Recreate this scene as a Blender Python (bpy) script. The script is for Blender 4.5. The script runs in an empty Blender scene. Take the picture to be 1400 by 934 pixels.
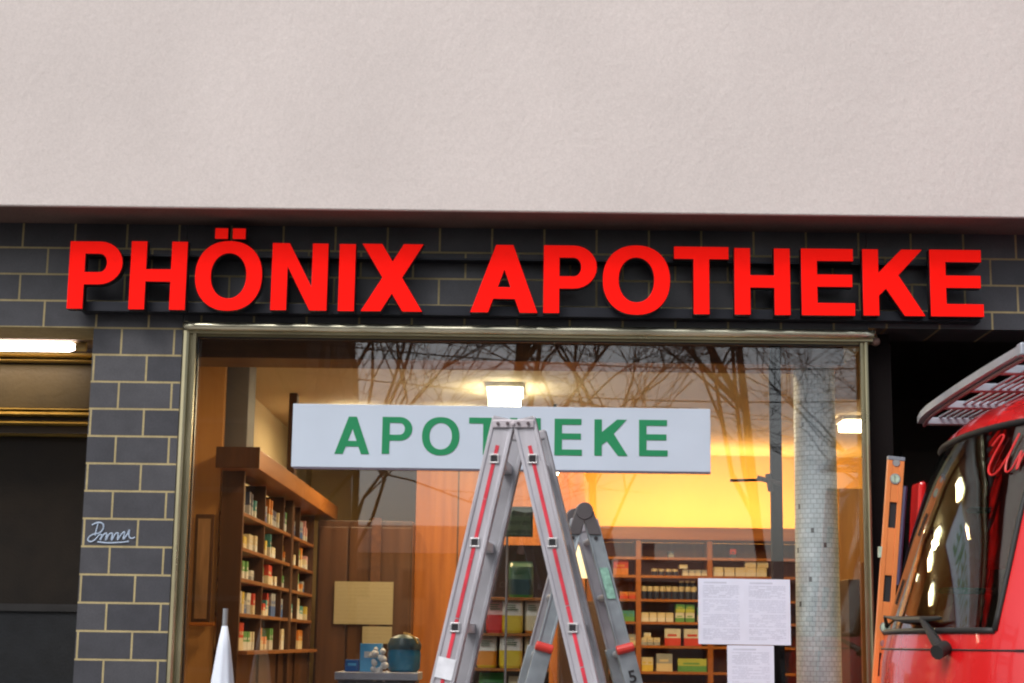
import bpy, bmesh, math, random
from mathutils import Vector, Matrix
R = math.radians
random.seed(7)
sc = bpy.context.scene
C = sc.collection

# ------------------------------------------------------------------ camera
F = 2300.0; CAMZ = 1.6
PITCH = math.atan(413/F); YAW = 20/F; ROLL = 0.014
fw = Vector((-math.sin(YAW)*math.cos(PITCH), math.cos(YAW)*math.cos(PITCH), math.sin(PITCH)))
rt0 = fw.cross(Vector((0,0,1))).normalized(); up0 = rt0.cross(fw)
rt = rt0*math.cos(ROLL) + up0*math.sin(ROLL); up = rt.cross(fw)
CAM = Vector((0,0,CAMZ))
cd = bpy.data.cameras.new('camera'); cam = bpy.data.objects.new('camera', cd); C.objects.link(cam)
M = Matrix((rt, up, -fw)).transposed().to_4x4(); M.translation = CAM
cam.matrix_world = M
cd.sensor_width = 36; cd.lens = F/1400*36; cd.clip_end = 2000
cd.dof.use_dof = True; cd.dof.focus_distance = 7.6; cd.dof.aperture_fstop = 7.0
sc.camera = cam
def at(px, py, Y):
    """real position, on the upright plane at distance Y, of a point measured in the photograph"""
    d = fw + rt*((px-700)/F) + up*((467-py)/F)
    return CAM + d*(Y/d.y)

# ------------------------------------------------------------------ world and sun
SUN_EL, SUN_AZ = R(48), R(215)          # azimuth clockwise from +Y: behind the camera, to its left
w = bpy.data.worlds.new('World'); sc.world = w; w.use_nodes = True
nt = w.node_tree; bg = nt.nodes['Background']
sky = nt.nodes.new('ShaderNodeTexSky'); sky.sky_type = 'NISHITA'; sky.sun_disc = False
sky.sun_elevation = SUN_EL; sky.sun_rotation = SUN_AZ; sky.air_density = 1.0; sky.dust_density = 4.0; sky.ozone_density = 2.0
hs = nt.nodes.new('ShaderNodeHueSaturation'); hs.inputs['Saturation'].default_value = 0.42
nt.links.new(sky.outputs[0], hs.inputs['Color']); nt.links.new(hs.outputs[0], bg.inputs[0])
bg.inputs[1].default_value = 0.11
sl = bpy.data.lights.new('sun', 'SUN'); sl.energy = 0.8; sl.angle = R(25); sl.color = (1, .95, .9)
so = bpy.data.objects.new('sun', sl); C.objects.link(so)
sd = Vector((math.sin(SUN_AZ)*math.cos(SUN_EL), math.cos(SUN_AZ)*math.cos(SUN_EL), math.sin(SUN_EL)))
so.rotation_euler = sd.to_track_quat('Z', 'Y').to_euler(); so.location = (0, -5, 20)
vs = sc.view_settings; vs.view_transform = 'Standard'; vs.look = 'None'; vs.gamma = 1; vs.exposure = 0.85
vs.use_curve_mapping = False
sc.cycles.use_denoising = True; sc.cycles.pixel_filter_type = 'BLACKMAN_HARRIS'; sc.cycles.filter_width = 2.1   # the soft focus of the hand-held picture
sc.cycles.max_bounces = 8; sc.cycles.transparent_max_bounces = 16
sc.cycles.caustics_reflective = False; sc.cycles.caustics_refractive = False
sc.cycles.sample_clamp_indirect = 3.0

# ------------------------------------------------------------------ materials
MATS = {}
def mat(name, col, rough=.6, metal=0, var=.12, scale=6, bump=0, bscale=60, stretch=None, coat=0, spec=.5):
    if name in MATS: return MATS[name]
    m = bpy.data.materials.new(name); m.use_nodes = True; n = m.node_tree; L = n.links
    b = n.nodes['Principled BSDF']
    b.inputs['Roughness'].default_value = rough; b.inputs['Metallic'].default_value = metal
    b.inputs['Specular IOR Level'].default_value = spec
    if coat: b.inputs['Coat Weight'].default_value = coat; b.inputs['Coat Roughness'].default_value = .06
    tc = n.nodes.new('ShaderNodeTexCoord'); mp = n.nodes.new('ShaderNodeMapping')
    L.new(tc.outputs['Object'], mp.inputs[0])
    if stretch: mp.inputs['Scale'].default_value = stretch
    ns = n.nodes.new('ShaderNodeTexNoise'); ns.inputs['Scale'].default_value = scale; ns.inputs['Detail'].default_value = 6
    L.new(mp.outputs[0], ns.inputs['Vector'])
    cr = n.nodes.new('ShaderNodeValToRGB')
    cr.color_ramp.elements[0].position = .3; cr.color_ramp.elements[1].position = .7
    cr.color_ramp.elements[0].color = [max(0, c*(1-var)) for c in col]+[1]
    cr.color_ramp.elements[1].color = [min(1, c*(1+var)) for c in col]+[1]
    L.new(ns.outputs[0], cr.inputs[0]); L.new(cr.outputs[0], b.inputs['Base Color'])
    rr = n.nodes.new('ShaderNodeMapRange'); rr.inputs[3].default_value = max(.02, rough-.08); rr.inputs[4].default_value = min(1, rough+.08)
    L.new(ns.outputs[0], rr.inputs[0]); L.new(rr.outputs[0], b.inputs['Roughness'])
    if bump:
        n2 = n.nodes.new('ShaderNodeTexNoise'); n2.inputs['Scale'].default_value = bscale; n2.inputs['Detail'].default_value = 4
        L.new(mp.outputs[0], n2.inputs['Vector'])
        bp = n.nodes.new('ShaderNodeBump'); bp.inputs['Strength'].default_value = bump; bp.inputs['Distance'].default_value = .01
        L.new(n2.outputs[0], bp.inputs['Height']); L.new(bp.outputs[0], b.inputs['Normal'])
    MATS[name] = m; return m
def emit(name, col, s):
    if name in MATS: return MATS[name]
    m = bpy.data.materials.new(name); m.use_nodes = True; n = m.node_tree
    b = n.nodes['Principled BSDF']; b.inputs['Base Color'].default_value = (.8,.8,.8,1)
    b.inputs['Emission Color'].default_value = (*col,1); b.inputs['Emission Strength'].default_value = s
    MATS[name] = m; return m
def glass(name, tint, f0, rough=.0, wav=0):
    """thin pane: what is behind it shows through, sky and street mirror in it by Fresnel"""
    m = bpy.data.materials.new(name); m.use_nodes = True; n = m.node_tree; L = n.links
    for x in list(n.nodes): n.nodes.remove(x)
    out = n.nodes.new('ShaderNodeOutputMaterial'); mx = n.nodes.new('ShaderNodeMixShader')
    tr = n.nodes.new('ShaderNodeBsdfTransparent'); tr.inputs[0].default_value = (*tint,1)
    gl = n.nodes.new('ShaderNodeBsdfGlossy'); gl.inputs['Roughness'].default_value = rough
    ge = n.nodes.new('ShaderNodeNewGeometry'); dt = n.nodes.new('ShaderNodeVectorMath'); dt.operation = 'DOT_PRODUCT'
    L.new(ge.outputs['Incoming'], dt.inputs[0]); L.new(ge.outputs['Normal'], dt.inputs[1])
    def mth(op, a, b_=None):
        q = n.nodes.new('ShaderNodeMath'); q.operation = op
        for i, v in enumerate((a, b_)):
            if v is None: continue
            if isinstance(v, (int, float)): q.inputs[i].default_value = v
            else: L.new(v, q.inputs[i])
        return q.outputs[0]
    c = mth('SUBTRACT', 1.0, mth('ABSOLUTE', dt.outputs['Value']))
    f = mth('ADD', mth('MULTIPLY', mth('POWER', c, 5.0), 1-f0), f0)
    L.new(f, mx.inputs[0]); L.new(tr.outputs[0], mx.inputs[1]); L.new(gl.outputs[0], mx.inputs[2]); L.new(mx.outputs[0], out.inputs[0])
    if wav:
        tc = n.nodes.new('ShaderNodeTexCoord'); ns = n.nodes.new('ShaderNodeTexNoise'); ns.inputs['Scale'].default_value = 1.3
        bp = n.nodes.new('ShaderNodeBump'); bp.inputs['Strength'].default_value = wav; bp.inputs['Distance'].default_value = .01
        L.new(tc.outputs['Object'], ns.inputs['Vector']); L.new(ns.outputs[0], bp.inputs['Height']); L.new(bp.outputs[0], gl.inputs['Normal'])
    MATS[name] = m; return m
def wood(name, col, dark, along='Z', rough=.4):
    if name in MATS: return MATS[name]
    st = {'Z': (9, 9, .6), 'X': (.6, 9, 9), 'Y': (9, .6, 9)}[along]
    m = mat(name, col, rough, stretch=st, scale=2.2, var=0, bump=.08, bscale=8)
    cr = [x for x in m.node_tree.nodes if x.type == 'VALTORGB'][0].color_ramp
    cr.elements[0].color = (*dark,1); cr.elements[1].color = (*col,1)
    return m
def tiles(name, x0, z0, axis='X', bw=.2424, rh=.125, c1=(.050,.052,.062), c2=(.078,.079,.089), mort=(.39,.32,.165), ms=.0096, rough=.36, off=.5):
    m = bpy.data.materials.new(name); m.use_nodes = True; n = m.node_tree; L = n.links; b = n.nodes['Principled BSDF']
    ge = n.nodes.new('ShaderNodeNewGeometry'); sp = n.nodes.new('ShaderNodeSeparateXYZ'); L.new(ge.outputs['Position'], sp.inputs[0])
    cb = n.nodes.new('ShaderNodeCombineXYZ')
    def sub(s, v):
        q = n.nodes.new('ShaderNodeMath'); q.operation = 'SUBTRACT'; L.new(s, q.inputs[0]); q.inputs[1].default_value = v; return q.outputs[0]
    L.new(sub(sp.outputs[axis], x0), cb.inputs[0]); L.new(sub(sp.outputs['Z'], z0), cb.inputs[1])
    br = n.nodes.new('ShaderNodeTexBrick'); L.new(cb.outputs[0], br.inputs['Vector'])
    br.offset = off; br.inputs['Scale'].default_value = 1; br.inputs['Brick Width'].default_value = bw; br.inputs['Row Height'].default_value = rh
    br.inputs['Mortar Size'].default_value = ms*.5; br.inputs['Mortar Smooth'].default_value = .15
    br.inputs['Color1'].default_value = (*c1,1); br.inputs['Color2'].default_value = (*c2,1); br.inputs['Mortar'].default_value = (*mort,1)
    ns = n.nodes.new('ShaderNodeTexNoise'); ns.inputs['Scale'].default_value = 14; ns.inputs['Detail'].default_value = 8; L.new(ge.outputs['Position'], ns.inputs['Vector'])
    mr = n.nodes.new('ShaderNodeMapRange'); mr.inputs[3].default_value = .72; mr.inputs[4].default_value = 1.28; L.new(ns.outputs[0], mr.inputs[0])
    mu = n.nodes.new('ShaderNodeVectorMath'); mu.operation = 'SCALE'; L.new(br.outputs['Color'], mu.inputs[0]); L.new(mr.outputs[0], mu.inputs['Scale'])
    L.new(mu.outputs[0], b.inputs['Base Color'])
    ro = n.nodes.new('ShaderNodeMapRange'); ro.inputs[3].default_value = rough; ro.inputs[4].default_value = .9; L.new(br.outputs['Fac'], ro.inputs[0]); L.new(ro.outputs[0], b.inputs['Roughness'])
    n3 = n.nodes.new('ShaderNodeTexNoise'); n3.inputs['Scale'].default_value = 9; n3.inputs['Detail'].default_value = 3; L.new(ge.outputs['Position'], n3.inputs['Vector'])
    ad = n.nodes.new('ShaderNodeMath'); ad.operation = 'MULTIPLY_ADD'; L.new(br.outputs['Fac'], ad.inputs[0]); ad.inputs[1].default_value = -1; L.new(n3.outputs[0], ad.inputs[2])
    bp = n.nodes.new('ShaderNodeBump'); bp.inputs['Strength'].default_value = .5; bp.inputs['Distance'].default_value = .003
    L.new(ad.outputs[0], bp.inputs['Height']); L.new(bp.outputs[0], b.inputs['Normal'])
    return m
def printed(name, paper, ink, rows=40, cols=3, amount=.45):
    """a printed sheet: fine grey lines of unreadable type over paper, in object space"""
    m = bpy.data.materials.new(name); m.use_nodes = True; n = m.node_tree; L = n.links; b = n.nodes['Principled BSDF']; b.inputs['Roughness'].default_value = .55
    tc = n.nodes.new('ShaderNodeTexCoord'); mp = n.nodes.new('ShaderNodeMapping'); mp.inputs['Scale'].default_value = (38, 1, rows*3.4)
    L.new(tc.outputs['Object'], mp.inputs[0])
    ns = n.nodes.new('ShaderNodeTexNoise'); ns.inputs['Scale'].default_value = 1; ns.inputs['Detail'].default_value = 1; L.new(mp.outputs[0], ns.inputs['Vector'])
    wv = n.nodes.new('ShaderNodeTexWave'); wv.bands_direction = 'Z'; wv.inputs['Scale'].default_value = rows*.5; L.new(tc.outputs['Object'], wv.inputs['Vector'])
    mu = n.nodes.new('ShaderNodeMath'); mu.operation = 'MULTIPLY'; L.new(ns.outputs[0], mu.inputs[0]); L.new(wv.outputs[1], mu.inputs[1])
    cr = n.nodes.new('ShaderNodeValToRGB'); cr.color_ramp.elements[0].position = .2; cr.color_ramp.elements[1].position = .45
    cr.color_ramp.elements[0].color = (*paper,1); cr.color_ramp.elements[1].color = tuple(paper[i]*(1-amount)+ink[i]*amount for i in range(3))+(1,)
    L.new(mu.outputs[0], cr.inputs[0]); L.new(cr.outputs[0], b.inputs['Base Color'])
    return m

# ------------------------------------------------------------------ mesh helpers
WL = {}                                   # world location of every root and part (none of these are rotated unless local=True)
class MB:
    def __init__(s): s.v = []; s.f = []; s.m = []
    def add(s, vs, fs, mi=0):
        o = len(s.v); s.v += [Vector(v) for v in vs]; s.f += [[o+i for i in f] for f in fs]; s.m += [mi]*len(fs)
    def box(s, a, b, mi=0, rot=None, ctr=None):
        x0,x1 = sorted((a[0],b[0])); y0,y1 = sorted((a[1],b[1])); z0,z1 = sorted((a[2],b[2]))
        vs = [Vector(p) for p in ((x0,y0,z0),(x1,y0,z0),(x1,y1,z0),(x0,y1,z0),(x0,y0,z1),(x1,y0,z1),(x1,y1,z1),(x0,y1,z1))]
        if rot is not None:
            c = Vector(ctr) if ctr is not None else sum(vs, Vector())/8
            vs = [c + rot @ (v-c) for v in vs]
        s.add(vs, [(3,2,1,0),(4,5,6,7),(0,1,5,4),(1,2,6,5),(2,3,7,6),(3,0,4,7)], mi); return s
    def tube(s, pts, rad, n=8, mi=0, flat=1.0):
        pts = [Vector(p) for p in pts]
        if not hasattr(rad, '__len__'): rad = [rad]*len(pts)
        rings = []; prev = None
        for i, p in enumerate(pts):
            d = (pts[min(i+1, len(pts)-1)] - pts[max(i-1, 0)]).normalized()
            if prev is None: a = d.orthogonal().normalized()
            else:
                a = prev - d*prev.dot(d)
                a = a.normalized() if a.length > 1e-6 else d.orthogonal().normalized()
            prev = a; b = d.cross(a)
            rings.append([p + (a*math.cos(2*math.pi*k/n)+b*math.sin(2*math.pi*k/n))*rad[i] for k in range(n)])
        vs = [v for r in rings for v in r]; fs = []
        for i in range(len(pts)-1):
            for k in range(n):
                fs.append((i*n+k, i*n+(k+1)%n, (i+1)*n+(k+1)%n, (i+1)*n+k))
        fs.append(tuple(range(n))[::-1]); fs.append(tuple((len(pts)-1)*n+k for k in range(n)))
        s.add(vs, fs, mi); return s
    def lathe(s, prof, c, n=24, mi=0):
        c = Vector(c); vs = []; fs = []
        for r, z in prof:
            vs += [c+Vector((r*math.cos(2*math.pi*k/n), r*math.sin(2*math.pi*k/n), z)) for k in range(n)]
        for i in range(len(prof)-1):
            for k in range(n): fs.append((i*n+k, i*n+(k+1)%n, (i+1)*n+(k+1)%n, (i+1)*n+k))
        fs.append(tuple(range(n))[::-1]); fs.append(tuple((len(prof)-1)*n+k for k in range(n)))
        s.add(vs, fs, mi); return s
    def extr(s, prof, p0, p1, ux, uy, mi=0):
        """extrude the 2-D profile from p0 to p1 with section axes ux, uy"""
        p0, p1, ux, uy = map(Vector, (p0, p1, ux, uy)); n = len(prof)
        vs = [p0+ux*a+uy*b for a, b in prof] + [p1+ux*a+uy*b for a, b in prof]
        fs = [(k, (k+1)%n, n+(k+1)%n, n+k) for k in range(n)] + [tuple(range(n))[::-1], tuple(range(n, 2*n))]
        s.add(vs, fs, mi); return s
    def build(s, name, mats, parent=None, bevel=0, smooth=False, local=False, loc=None, seg=2):
        if not isinstance(mats, (list, tuple)): mats = [mats]
        me = bpy.data.meshes.new(name)
        off = Vector((0,0,0))
        if not local:
            off = WL.get(parent.name, Vector()) if parent else Vector(loc or (0,0,0))
        me.from_pydata([v-off for v in s.v], [], s.f)
        for m in mats: me.materials.append(m)
        for p, i in zip(me.polygons, s.m): p.material_index = i
        bm = bmesh.new(); bm.from_mesh(me); bmesh.ops.recalc_face_normals(bm, faces=bm.faces); bm.to_mesh(me); bm.free()
        o = bpy.data.objects.new(name, me); C.objects.link(o)
        if parent: o.parent = parent; WL[o.name] = WL.get(parent.name, Vector()).copy()
        else: o.location = off if loc is None else loc; WL[o.name] = Vector(o.location)
        if smooth:
            for p in me.polygons: p.use_smooth = True
            if smooth is not True:
                try: me.set_sharp_from_angle(angle=R(smooth))
                except Exception: pass
        if bevel:
            md = o.modifiers.new('edge', 'BEVEL'); md.width = bevel; md.segments = seg; md.limit_method = 'ANGLE'; md.angle_limit = R(40)
        return o
def tag(o, label=None, cat=None, group=None, kind=None):
    if label: o['label'] = label
    if cat: o['category'] = cat
    if group: o['group'] = group
    if kind: o['kind'] = kind
    return o
def root(name, loc, label, cat, group=None, rz=0):
    o = bpy.data.objects.new(name, None); C.objects.link(o); o.location = loc; o.rotation_euler = (0,0,rz); o.empty_display_size = .1
    WL[o.name] = Vector(loc); return tag(o, label, cat, group)
def copy_tree(o, parent=None):
    c = o.copy(); C.objects.link(c)
    if parent: c.parent = parent
    for ch in list(o.children): copy_tree(ch, c)
    return c
def struct(name, mb, m, **k): return tag(mb.build(name, m, **k), kind='structure')

# glyph outlines, (0,0) at the lower left
def ell(cx, cy, rx, ry, e=2.25, n=48, rev=False):
    L = []
    for k in range(n):
        t = 2*math.pi*k/n; c, s_ = math.cos(t), math.sin(t)
        L.append((cx+rx*math.copysign(abs(c)**(2/e), c), cy+ry*math.copysign(abs(s_)**(2/e), s_)))
    return L[::-1] if rev else L
def arc(cx, cy, rx, ry, a0, a1, n=14):
    return [(cx+rx*math.cos(R(a0+(a1-a0)*k/n)), cy+ry*math.sin(R(a0+(a1-a0)*k/n))) for k in range(n+1)]
def glyph(ch, w, h, s):
    t = s*.80                                         # thickness of the level strokes
    if ch == 'I': return [[(0,0),(w,0),(w,h),(0,h)]]
    if ch == 'H':
        m = h*.5
        return [[(0,0),(s,0),(s,m-t/2),(w-s,m-t/2),(w-s,0),(w,0),(w,h),(w-s,h),(w-s,m+t/2),(s,m+t/2),(s,h),(0,h)]]
    if ch == 'T': return [[(w/2-s/2,0),(w/2+s/2,0),(w/2+s/2,h-t),(w,h-t),(w,h),(0,h),(0,h-t),(w/2-s/2,h-t)]]
    if ch == 'E':
        m = h*.52
        return [[(0,0),(w,0),(w,t),(s,t),(s,m-t/2),(w*.96,m-t/2),(w*.96,m+t/2),(s,m+t/2),(s,h-t),(w*.98,h-t),(w*.98,h),(0,h)]]
    if ch == 'N': return [[(0,0),(s,0),(s,.64*h),(w-s*1.08,0),(w,0),(w,h),(w-s,h),(w-s,.36*h),(s*1.08,h),(0,h)]]
    if ch == 'K': return [[(0,0),(s,0),(s,.30*h),(.372*w,.402*h),(w-1.3*s,0),(w,0),(.58*w,.61*h),(.97*w,h),(.97*w-1.3*s,h),(s,.65*h),(s,h),(0,h)]]
    if ch == 'X':
        a = 1.25*s; y1 = (w/2-a)/(w-a)*h
        return [[(0,0),(a,0),(w/2,y1),(w-a,0),(w,0),((w+a)/2,h/2),(w,h),(w-a,h),(w/2,h-y1),(a,h),(0,h),((w-a)/2,h/2)]]
    if ch == 'A':
        a = 1.12*s; tt = 1.08*s; k = (w/2-tt/2)/h; y0, y1 = .20*h, .20*h+t*.95; ya = (w/2-a)/k
        return [[(0,0),(a,0),(a+k*y0,y0),(w-a-k*y0,y0),(w-a,0),(w,0),(w/2+tt/2,h),(w/2-tt/2,h)], [(a+k*y1,y1),(w/2,ya),(w-a-k*y1,y1)]]
    if ch == 'P':
        hb = .36*h; ry = (h-hb)/2; rx = min(ry*1.05, w*.5)
        iry = ry-t; irx = rx-s
        return [[(0,0),(s,0),(s,hb)]+arc(w-rx,hb+ry,rx,ry,-90,90)+[(0,h)],
                ([(s,hb+t)]+arc(w-rx,hb+ry,irx,iry,-90,90)+[(s,h-t)])[::-1]]
    if ch in 'OÖ':
        e = h*.018
        L = [ell(w/2,h/2,w/2,h/2+e,2.2), ell(w/2,h/2,w/2-s,h/2+e-t,2.1,rev=True)]
        if ch == 'Ö':
            d = s*.82
            for cx in (w*.5-s*.55, w*.5+s*.55): L.append([(cx-d/2,h*1.045),(cx+d/2,h*1.045),(cx+d/2,h*1.045+d*.85),(cx-d/2,h*1.045+d*.85)])
        return L
def shape_mesh(loops, depth, bevel=0):
    cu = bpy.data.curves.new('outline', 'CURVE'); cu.dimensions = '2D'; cu.fill_mode = 'BOTH'; cu.extrude = depth/2-bevel; cu.bevel_depth = bevel; cu.bevel_resolution = 1
    if bevel: cu.offset = -bevel
    for L in loops:
        sp = cu.splines.new('POLY'); sp.points.add(len(L)-1); sp.use_cyclic_u = True
        for p, (x, y) in zip(sp.points, L): p.co = (x, y, 0, 1)
    o = bpy.data.objects.new('outline', cu); C.objects.link(o)
    bpy.context.view_layer.update()
    me = bpy.data.meshes.new_from_object(o.evaluated_get(bpy.context.evaluated_depsgraph_get()))
    bpy.data.objects.remove(o); bpy.data.curves.remove(cu)
    return me
def glyph_obj(name, me, mats, parent, x, y, z, split=True):
    """outline mesh stood upright facing -Y with its lower left at x, z and its back on y"""
    off = WL[parent.name]
    me.name = name; me.materials.clear()
    for m in mats: me.materials.append(m)
    for v in me.vertices: v.co = Vector((x+v.co.x, y-v.co.z, z+v.co.y)) - off
    me.update()
    for p in me.polygons: p.material_index = 1 if (split and len(mats) > 1 and (p.normal.y > -.5)) else 0
    o = bpy.data.objects.new(name, me); C.objects.link(o); o.parent = parent; WL[o.name] = off.copy(); return o
def text_mesh(s, size):
    cu = bpy.data.curves.new('digits', 'FONT'); cu.body = s; cu.size = size; cu.extrude = .0008; cu.offset = size*.018; cu.align_x = 'CENTER'; cu.align_y = 'CENTER'
    o = bpy.data.objects.new('digits', cu); C.objects.link(o); bpy.context.view_layer.update()
    me = bpy.data.meshes.new_from_object(o.evaluated_get(bpy.context.evaluated_depsgraph_get()))
    bpy.data.objects.remove(o); bpy.data.curves.remove(cu); return me

# ------------------------------------------------------------------ the measures of the place
YW = 7.6                                   # the tiled shopfront
YU = YW-.32                                # the plastered wall above, standing forward
Z_SOF = at(20, 305, YW).z
Z_LIN = at(30, 447, YW).z                  # underside of the tiled band
Z_LINR = at(1300, 450, YW).z
XP0 = at(126, 487, YW).x                   # tiled pillar
XF0 = at(248, 500, YW).x                   # outer edge of window frame, left
XF1 = at(1188, 500, YW).x
Z_FT = at(700, 446, YW).z                  # top of the window frame
X0T = at(27, 392, YW).x
print('MEASURES', Z_SOF, Z_LIN, Z_LINR, XP0, XF0, XF1, Z_FT)

# ------------------------------------------------------------------ ground
asphalt = mat('asphalt', (.05,.05,.052), .9, scale=3, bump=.4, bscale=120)
paving = tiles('paving', 0, 0, c1=(.22,.21,.2), c2=(.28,.27,.25), mort=(.12,.11,.1), bw=.5, rh=.5, ms=.012, rough=.8)
struct('ground', MB().box((-150,-150,-.5),(150,150,-.15)), mat('soil', (.09,.085,.07), .95))
struct('road', MB().box((-100,-9,-.15+.004),(100,1.0,-.12)), asphalt)
pm = mat('pavement', (.24,.23,.22), .9, scale=2, bump=.3, bscale=90)
struct('pavement', MB().box((-100,1.16,-.149),(100,YW+.1,0)), pm)
struct('kerb', MB().box((-100,1.0,-.149),(100,1.158,-.002)), mat('granite', (.3,.3,.3), .8, scale=40))
struct('far_pavement', MB().box((-100,-16,-.149),(100,-9.1,0)), pm)
ln = MB()
for k in range(-12, 13): ln.box((k*6,-4.1,-.12),(k*6+3,-3.98,-.116))
struct('road_marking', ln, mat('road_paint', (.7,.7,.68), .7))

# ------------------------------------------------------------------ the shop building
plaster = mat('plaster', (.625,.568,.545), .95, var=.05, scale=1.6, bump=.26, bscale=36, stretch=(1,1,.8))
def speckle(m, amt, scale, patch=0):
    n = m.node_tree; b = n.nodes['Principled BSDF']; src = b.inputs['Base Color'].links[0].from_socket
    ge = n.nodes.new('ShaderNodeNewGeometry'); ns = n.nodes.new('ShaderNodeTexNoise'); ns.inputs['Scale'].default_value = scale; ns.inputs['Detail'].default_value = 2; ns.inputs['Roughness'].default_value = .8
    n.links.new(ge.outputs['Position'], ns.inputs['Vector'])
    mr = n.nodes.new('ShaderNodeMapRange'); mr.inputs[1].default_value = .25; mr.inputs[2].default_value = .75; mr.inputs[3].default_value = 1-amt; mr.inputs[4].default_value = 1+amt; n.links.new(ns.outputs[0], mr.inputs[0])
    sc_ = n.nodes.new('ShaderNodeVectorMath'); sc_.operation = 'SCALE'; n.links.new(src, sc_.inputs[0]); n.links.new(mr.outputs[0], sc_.inputs['Scale'])
    n.links.new(sc_.outputs[0], b.inputs['Base Color'])
speckle(plaster, .075, 95)
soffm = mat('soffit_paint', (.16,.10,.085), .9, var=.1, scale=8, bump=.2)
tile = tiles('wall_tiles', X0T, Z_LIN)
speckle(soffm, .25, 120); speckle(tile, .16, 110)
tile_y = tiles('wall_tiles_return', YW, Z_LIN, axis='Y')
brass = mat('brass_frame', (.42,.38,.24), .30, metal=.85, var=.15, scale=5, stretch=(.6,1,.6), bump=.1, bscale=12)
brass_d = mat('aged_brass', (.30,.26,.15), .35, metal=.8, var=.2, scale=8)
cream = mat('cream_wall', (.62,.50,.30), .8, var=.06, scale=2)
speckle(cream, .06, 60)
creamc = mat('cream_ceiling', (.66,.58,.42), .85, var=.04, scale=2)
dark = mat('dark_panel', (.016,.013,.012), .8, var=.3, scale=6, spec=.15)
blackp = mat('black_paint', (.012,.012,.013), .4, var=.3, scale=10)
woodO = wood('orange_wood', (.40,.125,.014), (.27,.075,.008))
woodOx = wood('orange_wood_level', (.42,.15,.018), (.30,.09,.012), 'X')
woodD = wood('brown_wood', (.085,.034,.014), (.045,.018,.008))
woodDy = wood('brown_wood_deep', (.13,.05,.02), (.07,.026,.011), 'Y')
B = root('shop_building', (0, YW, 0), 'building with pale plaster wall above a dark tiled pharmacy shopfront', 'building')
ZI = 3.3; YB = 15.2; XL = -1.93; XR = 4.6; ZF = .02
MB().box((-14,YU,Z_SOF),(14,YU+.025,11)).build('upper_wall', plaster, B, bevel=.006)
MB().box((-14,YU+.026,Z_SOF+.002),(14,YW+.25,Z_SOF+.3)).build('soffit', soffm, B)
bd = MB(); bd.box((-14,YW,Z_LIN),(XF0-.002+.0,YW+.32,Z_SOF)); bd.box((XF0,YW,Z_FT-.012),(XF1,YW+.32,Z_SOF)); bd.box((XF1+.002,YW,Z_LINR),(14,YW+.32,Z_SOF))
bd.build('tiled_band', tile, B)
pl = MB().box((XP0,YW,0),(XF0-.001,YW+.32,Z_LIN-.001)); pl.build('tiled_pillar', tile, B)
# plinth under the shop window, and the far walls of the recesses
ZW0 = .45
MB().box((XF0,YW,0),(XF1,YW+.3,ZW0)).build('tiled_plinth', tile, B)
# the shop window frame: moulded bars
def bar(mb, p0, p1, ux, w, d, x0=0):
    """moulded bar with a rounded nose facing the street; ux is the section axis within the wall"""
    pr = [(x0,.0),(x0,-d*.6),(x0+w*.12,-d),(x0+w*.35,-d*1.12),(x0+w*.5,-d*.95),(x0+w*.55,-d*.5),(x0+w*.75,-d*.5),(x0+w*.8,-d*.75),(x0+w,-d*.75),(x0+w,0)]
    mb.extr(pr, p0, p1, ux, (0,1,0))
W = MB()
YFp = YW+.03
FWt = .062
bar(W, (XF0,YFp,ZW0), (XF0,YFp,Z_FT), (1,0,0), FWt, .045)
bar(W, (XF1,YFp,ZW0), (XF1,YFp,Z_FT-.055), (-1,0,0), .036, .03)
W.box((XF0,YFp+.001,ZW0-.05),(XF1,YFp+.05,ZW0-.001))
wf = W.build('window_frame', brass, B, smooth=25)
W2 = MB(); bar(W2, (XF0+.003,YFp-.002,Z_FT), (XF1+.03,YFp-.002,Z_FT), (0,0,-1), .052, .05)
W2.box((XF0+.003,YFp+.001,Z_FT-.06),(XF1,YFp+.05,Z_FT-.001))
W2.build('head_rail', brass, wf, smooth=25)
W4 = MB().tube([(XF0+.01+(XF1-XF0+.01)*k/60,YFp-.052,Z_FT-.022+.0006*math.sin(k*1.3)) for k in range(61)], .020, 20); W4.build('head_highlight_bead', mat('highlight_brass', (.72,.69,.52), .24, metal=.9, var=.3, scale=3, stretch=(1,1,1), bump=.15, bscale=5), wf, smooth=True)  # bead added for the highlight streak, coloured lighter than the frame
W3 = MB().box((XF0+.062,YFp+.002,Z_FT-.068),(XF1-.03,YFp+.03,Z_FT-.0605)); W3.box((XF0+.0625,YFp+.002,ZW0),(XF0+.068,YFp+.03,Z_FT-.069))
W3.build('gasket', blackp, wf)
YG = YFp+.034
shopglass = glass('shop_glass', (.94,.95,.95), .088, wav=.0015)
MB().box((XF0+.03,YG,ZW0),(XF1-.02,YG+.008,Z_FT-.03)).build('window_pane', shopglass, B)

# inside
rm = MB(); rm.box((XL-.12,YW+.33,0),(XL,YB,ZI)); rm.build('side_wall', cream, B)
MB().box((XR,YW+.33,0),(XR+.12,YB,ZI)).build('side_wall', cream, B)
MB().box((XL-.12,YB,0),(XR+.12,YB+.15,ZI)).build('back_wall', mat('warm_yellow_wall', (.64,.43,.18), .8, var=.05, scale=1.5), B)
MB().box((XL-.12,YW+.322,ZI),(XR+.12,YB+.15,ZI+.15)).build('shop_ceiling', creamc, B)
MB().box((XL-.12,YW+.322,-.1),(XR+.12,YB+.15,ZF)).build('shop_floor', mat('floor_tiles', (.22,.16,.11), .35, scale=4), B)
zb = at(600, 500, YW+.5).z
MB().box((XL,YW+.34,zb),(XF1-.05,YW+.62,ZI-.001)).build('window_bulkhead', woodOx if False else wood('umber_wood', (.24,.11,.045), (.15,.065,.028), 'X'), B)
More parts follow.
